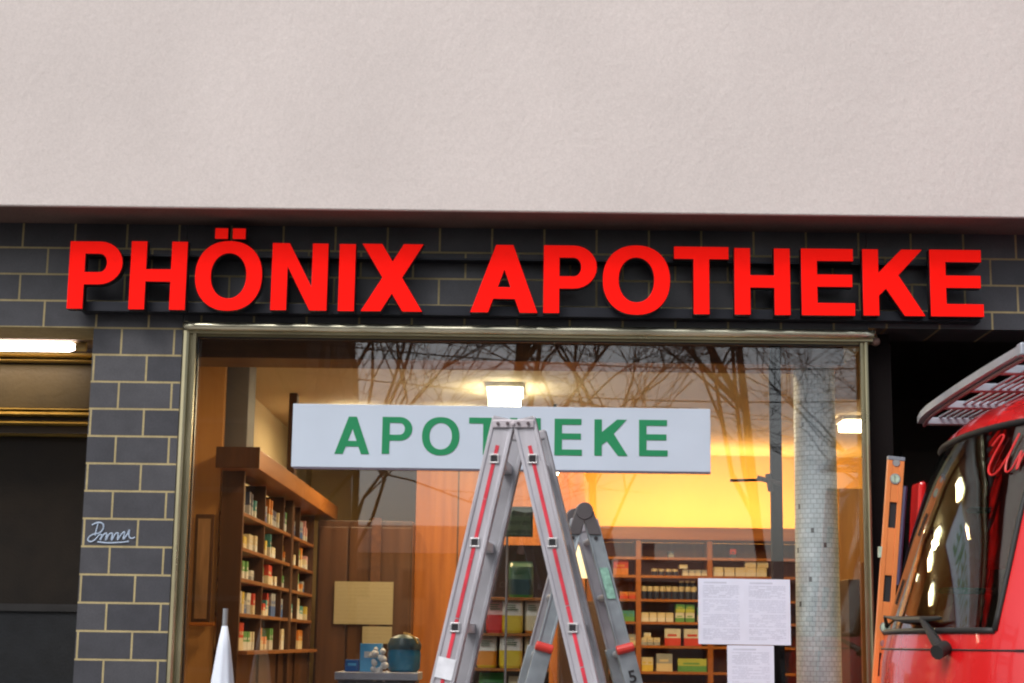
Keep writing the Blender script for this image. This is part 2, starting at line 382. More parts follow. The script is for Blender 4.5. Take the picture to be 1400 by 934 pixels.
# the wooden partition across the shop
YP = 13.2
pa = at(566, 800, YP).x; pb = at(800, 800, YP).x
MB().box((pa,YP,ZF),(pb,YP+.1,ZI-.002)).build('wood_partition', woodO, B, bevel=.005)
pan = MB()
for k in range(1, 4):
    x = pa+(pb-pa)*k/4
    pan.box((x-.006,YP-.006,ZF),(x+.006,YP+.001,ZI-.003))
pan.build('panel_joint', woodD, B)
MB().box((pb-.1,YP+.102,ZF),(pb,YB-.002,ZI-.003)).build('partition_return', cream, B)

# side room beyond the mosaic column: a wall set back
xs = XF1+.02
# right entrance recess: dark, with its own ceiling and rear wall
YE = 10.6
YE = 10.2
wx0, wy0, wx1 = XF1+.075, YW+.15, .2145*YE
dw = Vector((wx1-wx0, YE-wy0, 0)); L_w = dw.length; dw.normalize(); nw = Vector((dw.y,-dw.x,0))
MB().extr([(0,0),(.05,0),(.05,3.29),(0,3.29)], (wx0,wy0,.0), (wx1,YE,.0), nw, (0,0,1)).build('entrance_side_wall', dark, B)
MB().extr([(-.012,0),(-.001,0),(-.001,3.28),(-.012,3.28)], (wx0,wy0+.01,.02), (wx1,YE,.02), nw, (0,0,1)).build('entrance_wall_lining', cream, B)
MB().box((wx1,YE,0),(XR+2,YE+.1,ZI-.01)).build('entrance_rear_wall', mat('brown_black_stone', (.032,.024,.019), .6, scale=3, var=.4), B)
MB().box((wx0+.06,YW+.323,Z_LINR+.05),(XR+2,YE,Z_LINR+.14)).build('entrance_ceiling', blackp, B)
MB().box((XR+2,YW+.323,0),(XR+2.1,YE,ZI-.02)).build('entrance_side_wall', dark, B)
for k in range(4): MB().box((wx1+.1,YE-.02,1.0+.45*k),(XR+1.9,YE-.001,1.0+.45*k+.43)).build('cladding_board', mat('dark_bronze', (.04,.031,.024), .45, metal=.3, var=.3), B)
MB().box((XF1-.002,YW+.085,0),(XF1+.12,YW+.15,Z_FT-.05)).build('corner_post', mat('soot_black', (.010,.008,.008), .9, spec=.1), B)

# left recess with a tube lamp over a dark shop door
YR = YW+.75
MB().box((-14,YR,0),(XP0+.3,YR+.1,ZI)).build('recess_back_wall', dark, B)
MB().box((-14,YW+.322,Z_LIN+.03),(XP0+.3,YR,Z_LIN+.12)).build('recess_ceiling', mat('brown_soffit', (.09,.06,.035), .7), B)
MB().box((XP0,YW+.3215,0),(XP0+.1,YR-.001,Z_LIN+.02)).build('recess_side_wall', tile_y, B)
def ztrim(y): return at(60, y, YR-.03).z
tp = MB().box((-14,YR-.04,ztrim(558)),(XP0-.002,YR-.001,ztrim(499))); tp.build('transom_panel', mat('olive_brown_panel', (.032,.024,.008), .6, var=.15, scale=9, bump=.2), B)
gold = mat('gold_trim', (.62,.45,.13), .32, metal=.75, var=.15)
tr = MB()
for a, b, d in ((485,490.5,.075),(494,497,.06),(560,563,.05),(565.5,571,.075),(577.5,583,.075),(594.5,597.5,.055)):
    tr.extr([(0,0),(d*.6,0),(d,.3*(ztrim(a)-ztrim(b))),(d*.7,(ztrim(a)-ztrim(b))),(0,(ztrim(a)-ztrim(b)))], (-14,YR-.041+.0,ztrim(b)), (XP0-.003,YR-.041,ztrim(b)), (0,-1,0), (0,0,1))
tr.build('transom_trim', gold, B)
tb = MB(); tb.box((-14,YR-.045,ztrim(577)),(XP0-.002,YR-.001,ztrim(571.5))); tb.box((-14,YR-.045,ztrim(594)),(XP0-.002,YR-.001,ztrim(583.5)))
tb.build('transom_infill', mat('umber_infill', (.05,.03,.015), .5), B)
dg = glass('dark_door_glass', (.25,.22,.20), .05)
MB().box((-14,YR-.035,ztrim(826)),(XP0-.06,YR-.003,ztrim(598))).build('door_panel', mat('smoked_panel', (.010,.0075,.0055), .6, var=.25, scale=9, bump=.1, bscale=80, spec=.2), B)
MB().box((-14,YR-.035,.1),(XP0-.06,YR-.003,ztrim(836))).build('door_panel', mat('smoked_panel_blue', (.009,.011,.014), .6, var=.3, scale=12, bump=.15, bscale=90, spec=.25), B)
MB().box((-14,YR-.05,ztrim(836)),(XP0-.06,YR-.036,ztrim(826))).build('door_rail', blackp, B)
MB().box((XP0-.06,YR-.05,.0),(XP0-.002,YR-.001,ztrim(600))).build('door_jamb', blackp, B)
# upper windows so the block reads as a house from afar
for k in range(-4, 5):
    for zz in (5.6, 8.4):
        w_ = MB().box((k*2.9-.55,YU-.012,zz+.062),(k*2.9+.55,YU-.002,zz+1.4)).build('upper_window', mat('dark_window', (.03,.035,.04), .1), B)
        MB().box((k*2.9-.6,YU-.03,zz),(k*2.9+.6,YU-.001,zz+.06)).build('window_sill', mat('pale_stone', (.5,.48,.45), .7), w_)
MB().box((-14,YU+.301,Z_SOF+.31),(-13.8,YB+.5,11)).build('gable_wall', plaster, B)
MB().box((13.8,YU+.301,Z_SOF+.31),(14,YB+.5,11)).build('gable_wall', plaster, B)
MB().box((-14.2,YU-.2,11.002),(14.2,YB+.7,11.25)).build('roof', mat('roof_felt', (.1,.09,.09), .9), B)
MB().box((-14,YB+.3,0),(14,YB+.5,10.99)).build('rear_wall', plaster, B)

# round stud under the band beside the window head
p = at(1200, 467, YW-.0)
tag(MB().lathe([(.018,-.0),(.02,.012),(.017,.03),(.008,.036)], (0,0,0)).build('wall_stud', mat('rust_brown', (.16,.09,.07), .6), local=True), 'small round brown stud under the tiled band beside the window corner', 'stud')
st = bpy.data.objects['wall_stud']; st.location = (XF1+.035, YW+.02, p.z); st.rotation_euler = (R(90),0,0)
MB().tube([(XF1+.012,YW+.035,p.z),(XF1+.05,YW+.035,p.z)], .008, 6).build('stud_bracket', blackp, B)

# ------------------------------------------------------------------ the red letters
red = mat('red_acrylic', (.78,.004,.003), .6, var=.10, scale=22, spec=.06)
for q_ in red.node_tree.nodes:
    if q_.type == 'BSDF_PRINCIPLED': q_.inputs['Emission Color'].default_value = (1,.012,.006,1); q_.inputs['Emission Strength'].default_value = .26   # lit letters
retm = mat('letter_return', (.035,.03,.035), .35, metal=.4)
S = root('letter_sign', (0, YW, Z_LIN+.05), 'large red raised capital letters PHÖNIX APOTHEKE on dark rails over the shop window', 'shop sign')
YS = YW-.14                                # street face of the letters
LT = [('P',93.5,167,330,422.5),('H',177.5,255,330,423.5),('Ö',266.5,358.5,331,423.5),('N',371,448,332.5,424.5),('I',463,485.5,333.5,425.5),('X',494,578.5,333.5,426),
      ('A',643.5,735.5,334.7,427.5),('P',743,816.3,335.5,428.5),('O',824,916.3,337,429),('T',921.5,996.5,337.3,429.8),('H',1004,1080.5,339.4,430.6),
      ('E',1095.5,1168.5,340,431.5),('K',1179.5,1264.5,341,432),('E',1271.5,1344,341.5,433)]
for ch, x0, x1, y0, y1 in LT:
    a = at((x0+x1)/2, y1, YS); b = at((x0+x1)/2, y0, YS)
    xa = at(x0, (y0+y1)/2, YS).x; xb = at(x1, (y0+y1)/2, YS).x
    h = b.z-a.z; w_ = xb-xa; s_ = .073
    me = shape_mesh(glyph(ch, w_, h, s_), .06, .0025)
    o = glyph_obj('letter', me, [red, retm], S, xa, YS+.03, a.z)
    tag(o, 'red letter %s' % ch)
zr1 = at(700, 357, YW-.05).z; zr2a = at(700, 433.5, YW-.06).z; zr2b = at(700, 420, YW-.06).z
xr0 = at(112, 425, YW-.05).x; xr1 = at(1338, 425, YW-.05).x
railm = mat('rail_metal', (.016,.018,.026), .4, metal=.4)
MB().box((xr0,YW-.0805,zr1-.004),(xr1,YW-.002,zr1+.004)).build('rail', railm, S)
rl = MB().box((xr0,YW-.0795,zr2a),(xr1,YW-.002,zr2b)); rl.build('rail', railm, S, bevel=.002)

# ------------------------------------------------------------------ the white board with green letters
YBd = YG-.010
board = mat('white_board', (.53,.61,.72), .4, var=.03, scale=4)
green = mat('green_film', (.012,.24,.095), .4, var=.04)
ba = at(398, 639, YBd); bb = at(971, 557, YBd)
z0 = (at(398,639,YBd).z+at(968,645,YBd).z)/2; z1 = (at(400,552.5,YBd).z+at(971,559,YBd).z)/2
BD = root('window_board', ((ba.x+bb.x)/2, YBd, z0), 'white board with green capitals APOTHEKE fixed on the shop window', 'sign board')
tilt = math.atan2((at(968,645,YBd).z-at(398,639,YBd).z), bb.x-ba.x)
MB().box((ba.x,YBd-.006,z0),(bb.x,YBd+.009,z1)).build('panel', board, BD, bevel=.002)
MB().box((ba.x+.01,YBd-.005,z0-.009),(bb.x+.0,YBd+.0085,z0-.0005)).build('edge_strip', mat('grey_edge', (.12,.10,.13), .5), BD)
for ch, x0, x1, y0, y1 in [('A',458,505.5,570,621),('P',522.5,563.5,570.5,621),('O',577,628,571.5,622),('T',641,690,571.5,622),('H',697,739,572,622.5),('E',758,795.5,573,623),('K',812.5,858,574,623.5),('E',873.5,912.5,574.5,624)]:
    a = at((x0+x1)/2, y1, YBd); b = at((x0+x1)/2, y0, YBd); xa = at(x0,600,YBd).x; xb = at(x1,600,YBd).x
    o = glyph_obj('letter', shape_mesh(glyph(ch, xb-xa, b.z-a.z, .034), .002), [green], BD, xa, YBd-.0072, a.z)
    tag(o, 'green letter %s' % ch)

# ------------------------------------------------------------------ the notices taped to the glass
paper = mat('plain_paper', (.72,.76,.90), .6, var=.03, scale=12)
def sheet(name, px0, py0, px1, py1, Y, m, label, cat, group=None, th=.002):
    a = at(px0, py1, Y); b = at(px1, py0, Y)
    c = Vector(((a.x+b.x)/2, Y, a.z)); mb = MB(); nx = 6
    for i in range(nx):
        x0 = a.x+(b.x-a.x)*i/nx; x1 = a.x+(b.x-a.x)*(i+1)/nx
        o0 = .0004*math.sin(math.pi*i/nx); o1 = .0004*math.sin(math.pi*(i+1)/nx)
        vs = [(x0,Y-o0,a.z),(x1,Y-o1,a.z),(x1,Y-o1+th,a.z),(x0,Y-o0+th,a.z),(x0,Y-o0,b.z),(x1,Y-o1,b.z),(x1,Y-o1+th,b.z),(x0,Y-o0+th,b.z)]
        mb.add(vs, [(3,2,1,0),(4,5,6,7),(0,1,5,4),(2,3,7,6)])
    o = tag(mb.build(name, m, loc=c), label, cat, group)
    if name == 'notice':
        pr_ = MB(); W_ = b.x-a.x; H_ = b.z-a.z; rn = random.Random(px0)
        pr_.box((a.x+W_*.12,Y-.0007,b.z-H_*.075),(a.x+W_*.62,Y-.0003,b.z-H_*.05))
        for k in range(34):
            z_ = b.z-H_*(.11+.0245*k)
            if k % 9 == 8: continue
            x_ = a.x+W_*.10
            while x_ < a.x+W_*.88:
                e_ = min(x_+W_*rn.uniform(.03,.16), a.x+W_*.9)
                if rn.random() < .8: pr_.box((x_,Y-.0007,z_-.0022),(e_,Y-.0003,z_+.0012))
                x_ = e_+W_*.015
        pr_.build('print', mat('toner_grey', (.57,.61,.74), .6), o)
    return o
sheet('notice', 955,791.5,1017,880.5, YG-.004, paper, 'left of two white printed sheets taped side by side on the shop window', 'notice', 'printed sheets on the window glass')
sheet('notice', 1018,792.5,1080,881.5, YG-.004, paper, 'right of two white printed sheets taped side by side, beside the mosaic column', 'notice', 'printed sheets on the window glass')
sheet('notice', 995,883,1058,972, YG-.004, paper, 'single white printed sheet taped below the pair of sheets', 'notice', 'printed sheets on the window glass')

# ------------------------------------------------------------------ graffiti tag on a tile
g = MB()
def stroke(pts, r=.0036):
    P = [at(x, y, YW-.002) for x, y in pts]
    Q = []
    for i in range(len(P)-1):
        p0 = P[max(i-1,0)]; p1 = P[i]; p2 = P[i+1]; p3 = P[min(i+2,len(P)-1)]
        for k in range(5):
            t = k/5; Q.append(.5*((2*p1)+(p2-p0)*t+(2*p0-5*p1+4*p2-p3)*t*t+(3*p1-p0-3*p2+p3)*t**3))
    Q.append(P[-1]); g.tube(Q, r, 6)
def zp(pts): return [(x/3.592, 674+y/3.592) for x, y in pts]
stroke(zp([(452,158),(480,146),(505,152),(508,175),(490,196),(462,203),(440,215),(432,232),(448,240),(470,228)]))
stroke(zp([(482,150),(474,180),(468,210)]))
stroke(zp([(470,228),(490,205),(500,210),(492,232),(508,206),(524,200),(520,232),(536,204),(552,200),(548,232),(566,204),(580,198),(578,232)]))
stroke(zp([(578,232),(596,204),(612,192),(606,228),(624,206),(636,182),(634,212),(646,224),(664,218)]))
stroke(zp([(478,240),(530,246),(600,243),(634,238)]), .0032)
tag(g.build('graffiti', mat('pale_blue_marker', (.42,.52,.66), .6, var=.2), loc=at(152,740,YW)), 'pale blue scrawled graffiti tag on a dark tile of the pillar', 'graffiti')

# ------------------------------------------------------------------ ladders
alu = mat('ladder_aluminium', (.54,.53,.58), .42, metal=.55, var=.12, scale=5, stretch=(4,4,.5), bump=.05, bscale=40)
alu_i = mat('ladder_aluminium_shaded', (.30,.30,.33), .5, metal=.5, var=.2, scale=7)  # darker copy: shade of the far stiles put into the colour
redl = mat('red_stripe', (.62,.035,.06), .5, var=.25, scale=30, stretch=(1,1,.4))
plast = mat('black_plastic', (.018,.017,.02), .5)
sticker = mat('white_sticker', (.72,.74,.80), .5, var=.1, scale=40)
def ladder(name, Y, yaw, tl, tr_, bl, br, rungsL, rungsR, label, telesc=False, width=.36, fwid=.076):
    """A-frame ladder seen end-on: tl,tr = tops and bl,br = second points of the two near stiles, all measured on plane Y"""
    TL, TR = at(*tl, Y), at(*tr_, Y); DL, DR = at(*bl, Y)-TL, at(*br, Y)-TR
    org = Vector(((TL.x+TR.x)/2, Y, 0))
    T = root(name, org, label, 'ladder', rz=yaw)
    BLp = TL + DL*(TL.z/-DL.z); BRp = TR + DR*(TR.z/-DR.z)
    loc = lambda p: Vector((p.x-org.x, 0, p.z))
    TL, TR, BLp, BRp = map(loc, (TL, TR, BLp, BRp))
    k_tel = telesc
    for side, (t, b, rungs) in enumerate(((TL, BLp, rungsL), (TR, BRp, rungsR))):
        d = (b-t).normalized(); n = Vector((-d.z,0,d.x))
        if n.x < 0: n = -n
        h = fwid/2
        e_k = .013 if k_tel else .034
        prof = [(-h,0),(-h,-.013),(-h*.72,-.013),(-h*.66,-.009),(h*.66,-.009),(h*.72,-.013),(h,-.013),(h,0),(h,e_k),(h*.86,e_k),(h*.84,.004),(-h*.84,.004),(-h*.86,e_k),(-h,e_k)]
        al_ = mat('weathered_aluminium', (.27,.31,.34), .45, metal=.5, var=.25, scale=9) if telesc else alu
        for k, yy in enumerate((0, width)):
            m = MB(); m.extr(prof, t+Vector((0,yy,0)), b+Vector((0,yy,0)), n, (0,1,0))
            # rounded head of the stile
            ring = [(math.cos(R(a))*h, math.sin(R(a))*h*.55) for a in range(0, 181, 20)]
            m.extr([(x, -.011) for x, _ in ring[:1]]+[(0,-.011)] , t, t, n, (0,1,0)) if False else None
            st_ = m.build('stile', al_ if k == 0 else alu_i, T, local=True, bevel=.0015)
            if k == 0 and not telesc:
                sgm = MB(); L_ = (b-t).length; pos = .09; rg = sorted((r for r in rungs))
                while pos < L_-.1:
                    e_ = min(pos+random.uniform(.16,.22), L_-.1)
                    if pos > .6 and random.random() < 0: pass
                    q0 = t+d*pos; q1 = t+d*e_
                    sgm.extr([(-.006,-.0115),(.006,-.0115),(.006,-.008),(-.006,-.008)], q0, q1, n, (0,1,0))
                    pos = e_+random.uniform(.0,.012)
                sgm.build('red_stripe', redl, st_, local=True)
            m = MB().extr([(-h-.004,-.018),(h+.004,-.018),(h+.004,.018),(-h-.004,.018)], b-d*.09+Vector((0,yy,0)), b+Vector((0,yy,0)), n, (0,1,0))
            m.build('foot', plast, st_, local=True, bevel=.003)
            mc = MB().extr([(-h,-.014),(h,-.014),(h,.014),(-h,.014)], t+d*.03+Vector((0,yy,0)), t-d*.004+Vector((0,yy,0)), n, (0,1,0))
            mc.build('end_cap', mat('grey_cap', (.30,.29,.32), .5), st_, local=True, bevel=.006)
        for r in rungs:
            c = t + d*r; q = .0155; rm_ = MB()
            # square tube: rim at the near face, hollow
            o_ = q; i_ = q*.68
            for (a0,a1,b0,b1) in ((-o_,o_,i_,o_),(-o_,o_,-o_,-i_),(-o_,-i_,-i_,i_),(i_,o_,-i_,i_)):
                rm_.box((c.x+a0,-.016,c.z+b0),(c.x+a1,width+.014,c.z+b1))
            if telesc: rm_ = MB().tube([(c.x,-.002,c.z),(c.x,width,c.z)], .014, 12)
            rg_ = rm_.build('rung', mat('rung_aluminium', (.62,.62,.64), .35, metal=.7), T, local=True, bevel=.001)
            if telesc: MB().tube([(c.x,-.0145,c.z),(c.x,-.0025,c.z)], .008, 12).build('rung_end_dark', plast, rg_, local=True)
            else: MB().box((c.x-i_+.0005,-.0135,c.z-i_+.0005),(c.x+i_-.0005,.03,c.z+i_-.0005)).build('rung_end_dark', plast, rg_, local=True)  # black block stands for the shade inside the open rung
    return T, TL, TR, BLp, BRp
T1, TL, TR, BL1, BR1 = ladder('step_ladder', 5.5, R(-6.5), (689,573),(716,574),(638,790),(768.5,795),
    [.135+.28*k for k in range(7)], [.135+.28*k for k in range(7)], 'tall aluminium step ladder with red stripes standing in front of the white board')
hb = MB(); hb.box((TL.x-.036,-.0185,TL.z-.030),(TR.x+.036,-.0145,TL.z-.004)); hb.box((TL.x-.03,.398,TL.z-.030),(TR.x+.03,.402,TL.z-.004))
hb.tube([((TL.x+TR.x)/2,-.024,TL.z-.017),((TL.x+TR.x)/2,.385,TL.z-.017)], .007, 12)
hb.build('hinge', mat('hinge_steel', (.52,.48,.52), .45, metal=.5), T1, local=True, bevel=.003)
for dx in (-.05,-.018,.018,.05):
    MB().tube([((TL.x+TR.x)/2+dx,-.025,TL.z-.017),((TL.x+TR.x)/2+dx,-.019,TL.z-.017)], .0055, 10).build('rivet', mat('rivet_dark', (.12,.09,.1), .5, metal=.5), T1, local=True)
def on_stile(t, b, dist): 
    d = (b-t).normalized(); return t+d*dist, d
def put_text(s_, size, c, ang, parent, m, y=-.0145):
    me = text_mesh(s_, size); rot = Matrix.Rotation(ang, 3, 'Y')
    for v in me.vertices: v.co = rot @ Vector((v.co.x, -v.co.z, v.co.y)) + Vector((c.x, y, c.z))
    me.materials.clear(); me.materials.append(m); me.name = 'number'
    o = bpy.data.objects.new('number', me); C.objects.link(o); o.parent = parent; return o
c, d = on_stile(TL, BL1, .80)
stk = MB(); n_ = Vector((-d.z,0,d.x)); n_ = n_ if n_.x > 0 else -n_
stk.extr([(-.03,-.0150),(.028,-.0150),(.028,-.0135),(-.03,-.0135)], c-d*.005, c+d*.062, n_, (0,1,0)); stk.build('sticker', sticker, T1, local=True)
c, d = on_stile(TL, BL1, .905)
put_text('4', .07, c, math.atan2(-d.x, -d.z), T1, plast)
T2, UL, UR, BL2, BR2 = ladder('multi_position_ladder', 7.0, R(5.5), (789,712),(808,712),(735,915),(861.5,915),
    [.075+.245*k for k in range(6)], [.075+.245*k for k in range(6)], 'smaller aluminium folding ladder with round hinge and red knobs behind the striped one', telesc=True, width=.31, fwid=.058)
hm = MB(); cx = (UL.x+UR.x)/2; zz = at(798,699,7.0).z
for yy in (-.022, .305):
    hm = MB(); hm.tube([(cx,yy,zz),(cx,yy+.03,zz)], .036, 20)
    for sgn, t, b in ((-1,UL,BL2),(1,UR,BR2)):
        d = (b-t).normalized(); hm.extr([(-.026,0),(.026,0),(.026,.022),(-.026,.022)], Vector((cx+sgn*.012,yy+.004,zz)), t+d*.06+Vector((0,yy+.004,0)), (1,0,0), (0,1,0))
    hm.build('hinge', mat('hinge_grey', (.12,.11,.115), .5, metal=.5), T2, local=True, bevel=.003)
for (t, b) in ((UL,BL2),(UR,BR2)):
    d = (b-t).normalized(); s_ = (at(798,886,7.0).z - t.z)/d.z; c = t+d*s_
    n_ = Vector((-d.z,0,d.x)); n_ = n_ if n_.x > 0 else -n_
    lo = MB().extr([(-.036,-.02),(.036,-.02),(.036,.02),(-.036,.02)], c, b-d*.03, n_, (0,1,0)); lo.extr([(-.036,.29),(.036,.29),(.036,.33),(-.036,.33)], c, b-d*.03, n_, (0,1,0))
    lo.build('lower_stile', al_ if False else mat('weathered_aluminium', (.27,.31,.34)), T2, local=True, bevel=.002)
    MB().tube([c+n_*-.036+Vector((0,-.024,0)), c+n_*.036+Vector((0,-.024,0))], .019, 12).build('knob', mat('red_knob', (.55,.04,.03), .4), T2, local=True, bevel=.004)
d = (BR2-UR).normalized(); s_ = (at(868,926,7.0).z-UR.z)/d.z
put_text('5', .07, UR+d*s_, math.atan2(-d.x,-d.z), T2, plast, y=-.0225)
d = (BR2-UR).normalized(); cc = UR+d*.20
MB().extr([(-.018,-.0150),(.018,-.0150),(.018,-.0125),(-.018,-.0125)], cc, cc+d*.13, Vector((1,0,0)), (0,1,0)).build('green_label', mat('green_label', (.22,.42,.34), .5, var=.35, scale=60), T2, local=True)

# ------------------------------------------------------------------ furled white parasol at the window
pp = at(310, 830, 7.15)
U = root('closed_parasol', (at(304,934,7.15).x, 7.15, 0), 'white furled parasol with a grey tip beside the window frame', 'parasol')
ux = U.location.x
MB().tube([(ux,7.15,.05),(ux,7.15,at(310,832,7.15).z)], .011, 12).build('pole', mat('pole_grey', (.35,.36,.38), .4, metal=.6), U)
zc = at(310,856,7.15).z; cnp = MB(); vs = []; fs = []; N = 40
for i in range(14):
    t = i/13; z = zc - t*1.15; r = .012+.125*t**.8
    for k in range(N):
        a = 2*math.pi*k/N; rr = r*(1+.22*t*math.cos(8*a+t*2)) ; vs.append((ux+rr*math.cos(a), 7.15+rr*math.sin(a), z))
for i in range(13):
    for k in range(N): fs.append((i*N+k,i*N+(k+1)%N,(i+1)*N+(k+1)%N,(i+1)*N+k))
fs.append(tuple(range(N))); fs.append(tuple(13*N+k for k in range(N))[::-1]); cnp.add(vs, fs)
cnp.build('canopy', mat('white_canvas', (.66,.72,.82), .8, var=.05), U, smooth=True)
MB().lathe([(.24,0),(.24,.05),(.05,.08),(.03,.25)], (ux,7.15,0.001)).build('base', mat('concrete_base', (.3,.3,.3), .9), U)

# ------------------------------------------------------------------ long orange spirit level
lv0 = at(1225, 626, 6.95); lv1 = at(1207, 889, 6.95); dl = (lv1-lv0); dl = dl*(lv0.z/-dl.z)
L = root('spirit_level', (lv0.x+dl.x, 6.95, 0), 'long orange spirit level with black slots standing beside the red van', 'spirit level')
orange = mat('orange_paint', (.78,.24,.07), .4, var=.08)
lx = lv0.x; lt = lv0; lbt = lv0+dl
du = dl.normalized(); nn = Vector((-du.z,0,du.x)); nn = nn if nn.x > 0 else -nn
zat = lambda y: lt + du*((at(1215,y,6.95).z-lt.z)/du.z)
hw = .034
cuts = [(687,722,.0115),(787,823,.0115),(893,925,.0115),(975,1010,.0115),(1075,1110,.0115),(1180,1215,.0115)]
m = MB()
m.extr([(-hw,-.012),(-.0155,-.012),(-.0155,.012),(-hw,.012)], lt, lbt, nn, (0,1,0)); m.extr([(.0155,-.012),(hw,-.012),(hw,.012),(.0155,.012)], lt, lbt, nn, (0,1,0))
m.box((0,0,0),(0,0,0)) if False else None
prev = lt+du*.004
for a, b, _ in cuts:
    m.extr([(-.0154,-.010),(.0154,-.010),(.0154,.010),(-.0154,.010)], prev, zat(a), nn, (0,1,0)); prev = zat(b)
m.extr([(-.0154,-.010),(.0154,-.010),(.0154,.010),(-.0154,.010)], prev, lbt-du*.004, nn, (0,1,0))
m.build('body', orange, L, bevel=.0015)
for a, b, _ in cuts: MB().extr([(-.015,-.003),(.015,-.003),(.015,.006),(-.015,.006)], zat(a+.3), zat(b-.3), nn, (0,1,0)).build('slot', plast, L)
vial = mat('vial_green', (.50,.62,.50), .2, var=.2, scale=40); chrome = mat('vial_ring', (.55,.55,.55), .3, metal=.8)
for y_ in (655, 858):
    c = zat(y_); v_ = MB().tube([c+Vector((0,-.0135,0)), c+Vector((0,-.009,0))], .022, 24).build('vial_ring', chrome, L)
    MB().tube([c+Vector((0,-.0155,0)), c+Vector((0,-.0136,0))], .017, 20).build('vial', vial, v_)
    MB().box(c+Vector((-.003,-.0165,-.014)), c+Vector((-.001,-.0156,.014))).build('vial_line', plast, v_)
c = zat(755); MB().box(c+Vector((-hw-.012,-.011,-.022)), c+Vector((-hw+.006,.011,.022))).build('edge_vial', vial, L)
for y_ in (633, 880):
    c = zat(y_); MB().tube([c+Vector((0,-.0135,0)), c+Vector((0,-.0105,0))], .015, 20).build('hole_ring', chrome, L)
MB().extr([(-hw-.001,-.014),(hw+.001,-.014),(hw+.001,.014),(-hw-.001,.014)], lt-du*.004, lt+du*.012, nn, (0,1,0)).build('end_cap', mat('grey_plastic', (.2,.22,.26), .5), L, bevel=.002)

# ------------------------------------------------------------------ the red van
V = root('red_van', (2.6, 6.5, 0), 'red van with aluminium roof rack parked close in front of the entrance', 'van')
YC = 6.5
vred = mat('van_red', (.62,.012,.014), .28, var=.06, scale=2, coat=.7)
rubber = mat('rubber', (.015,.015,.015), .6)
PR = [(.30,1.50,.93),(.45,1.42,.96),(.70,1.40,.975),(1.0,1.405,.98),(1.30,1.42,.98),(1.55,1.44,.975),(1.62,1.452,.972),(1.66,1.462,.97),(1.85,1.515,.955),(2.05,1.57,.935),(2.25,1.635,.915),(2.38,1.69,.90),(2.44,1.73,.885),(2.50,1.80,.86),(2.545,1.90,.82),(2.575,2.05,.76),(2.59,2.3,.68)]
def prof(z):
    for i in range(len(PR)-1):
        if PR[i][0] <= z <= PR[i+1][0]:
            t = (z-PR[i][0])/(PR[i+1][0]-PR[i][0]); return PR[i][1]+(PR[i+1][1]-PR[i][1])*t, PR[i][2]+(PR[i+1][2]-PR[i][2])*t
    return PR[-1][1:] if z > 1 else PR[0][1:]
def van_pt(s, z, off=0):
    fx, wd = prof(z)
    X = fx - .035 + .19*s*s + .30*(1-math.sqrt(max(0, 1-abs(s)**5)))
    p = Vector((X, YC+wd*s, z))
    if off:
        e = 1e-3
        a = van_pt(min(s+e,1), z)-van_pt(max(s-e,-1), z); b = van_pt(s, z+e)-van_pt(s, z-e); n = b.cross(a).normalized()
        if n.x > 0: n = -n
        p += n*off
    return p
WS = .775; WZ0, WZ1 = 1.665, 2.40
ss = sorted(set([math.sin(R(a)) for a in range(-90, 91, 5)] + [-WS, WS]))
zs = [.30,.45,.70,1.0,1.30,1.55,WZ0,1.75,1.85,1.95,2.05,2.15,2.25,2.33,WZ1,2.44,2.47,2.50,2.53,2.545,2.56,2.575,2.583,2.59]
XBk = 6.2
bm_ = MB(); cols = [('b',-1)] + ss + [('b',1)]
vs = []
for z in zs:
    fx, wd = prof(z)
    for s in cols:
        if isinstance(s, tuple): vs.append(Vector((XBk, YC+wd*s[1], z)))
        else: vs.append(van_pt(s, z))
nc = len(cols); fs = []
def inside_ws(i, j):
    a, b = cols[j], cols[j+1]
    if isinstance(a, tuple) or isinstance(b, tuple): return False
    return a >= -WS-1e-6 and b <= WS+1e-6 and zs[i] >= WZ0-1e-6 and zs[i+1] <= WZ1+1e-6
for i in range(len(zs)-1):
    for j in range(nc-1):
        if not inside_ws(i, j): fs.append((i*nc+j, i*nc+j+1, (i+1)*nc+j+1, (i+1)*nc+j))
fs.append(tuple((len(zs)-1)*nc+j for j in range(nc)))
fs.append(tuple(j for j in range(nc))[::-1])
for i in range(len(zs)-1): fs.append((i*nc, (i+1)*nc, (i+1)*nc+nc-1, i*nc+nc-1))
bm_.add(vs, fs); vb = bm_.build('body', vred, V, smooth=35)
g = MB(); gs = [-WS+2*WS*k/30 for k in range(31)]; gz = [WZ0+(WZ1-WZ0)*k/14 for k in range(15)]
vs = [van_pt(s, z, -.004) for z in gz for s in gs] + [van_pt(s, z, -.010) for z in gz for s in gs]; n0 = len(gs)*len(gz); fs = []
for i in range(14):
    for j in range(30):
        q = (i*31+j, i*31+j+1, (i+1)*31+j+1, (i+1)*31+j); fs.append(q); fs.append(tuple(n0+x for x in q[::-1]))
g.add(vs, fs); g.build('windscreen', glass('van_glass', (.74,.80,.72), .13), V, smooth=True)
sl_ = MB(); edge = [van_pt(s, WZ0, .001) for s in gs] + [van_pt(WS, z, .001) for z in gz[1:]] + [van_pt(s, WZ1, .001) for s in gs[::-1][1:]] + [van_pt(-WS, z, .001) for z in gz[::-1][1:]]
sl_.tube(edge, .011, 8); sl_.build('windscreen_seal', rubber, V, smooth=True)
gt = MB().tube([van_pt(WS-.012, z, .012) for z in gz], .014, 8); gt.build('pillar_trim', mat('trim_grey', (.22,.24,.24), .4), V, smooth=True)
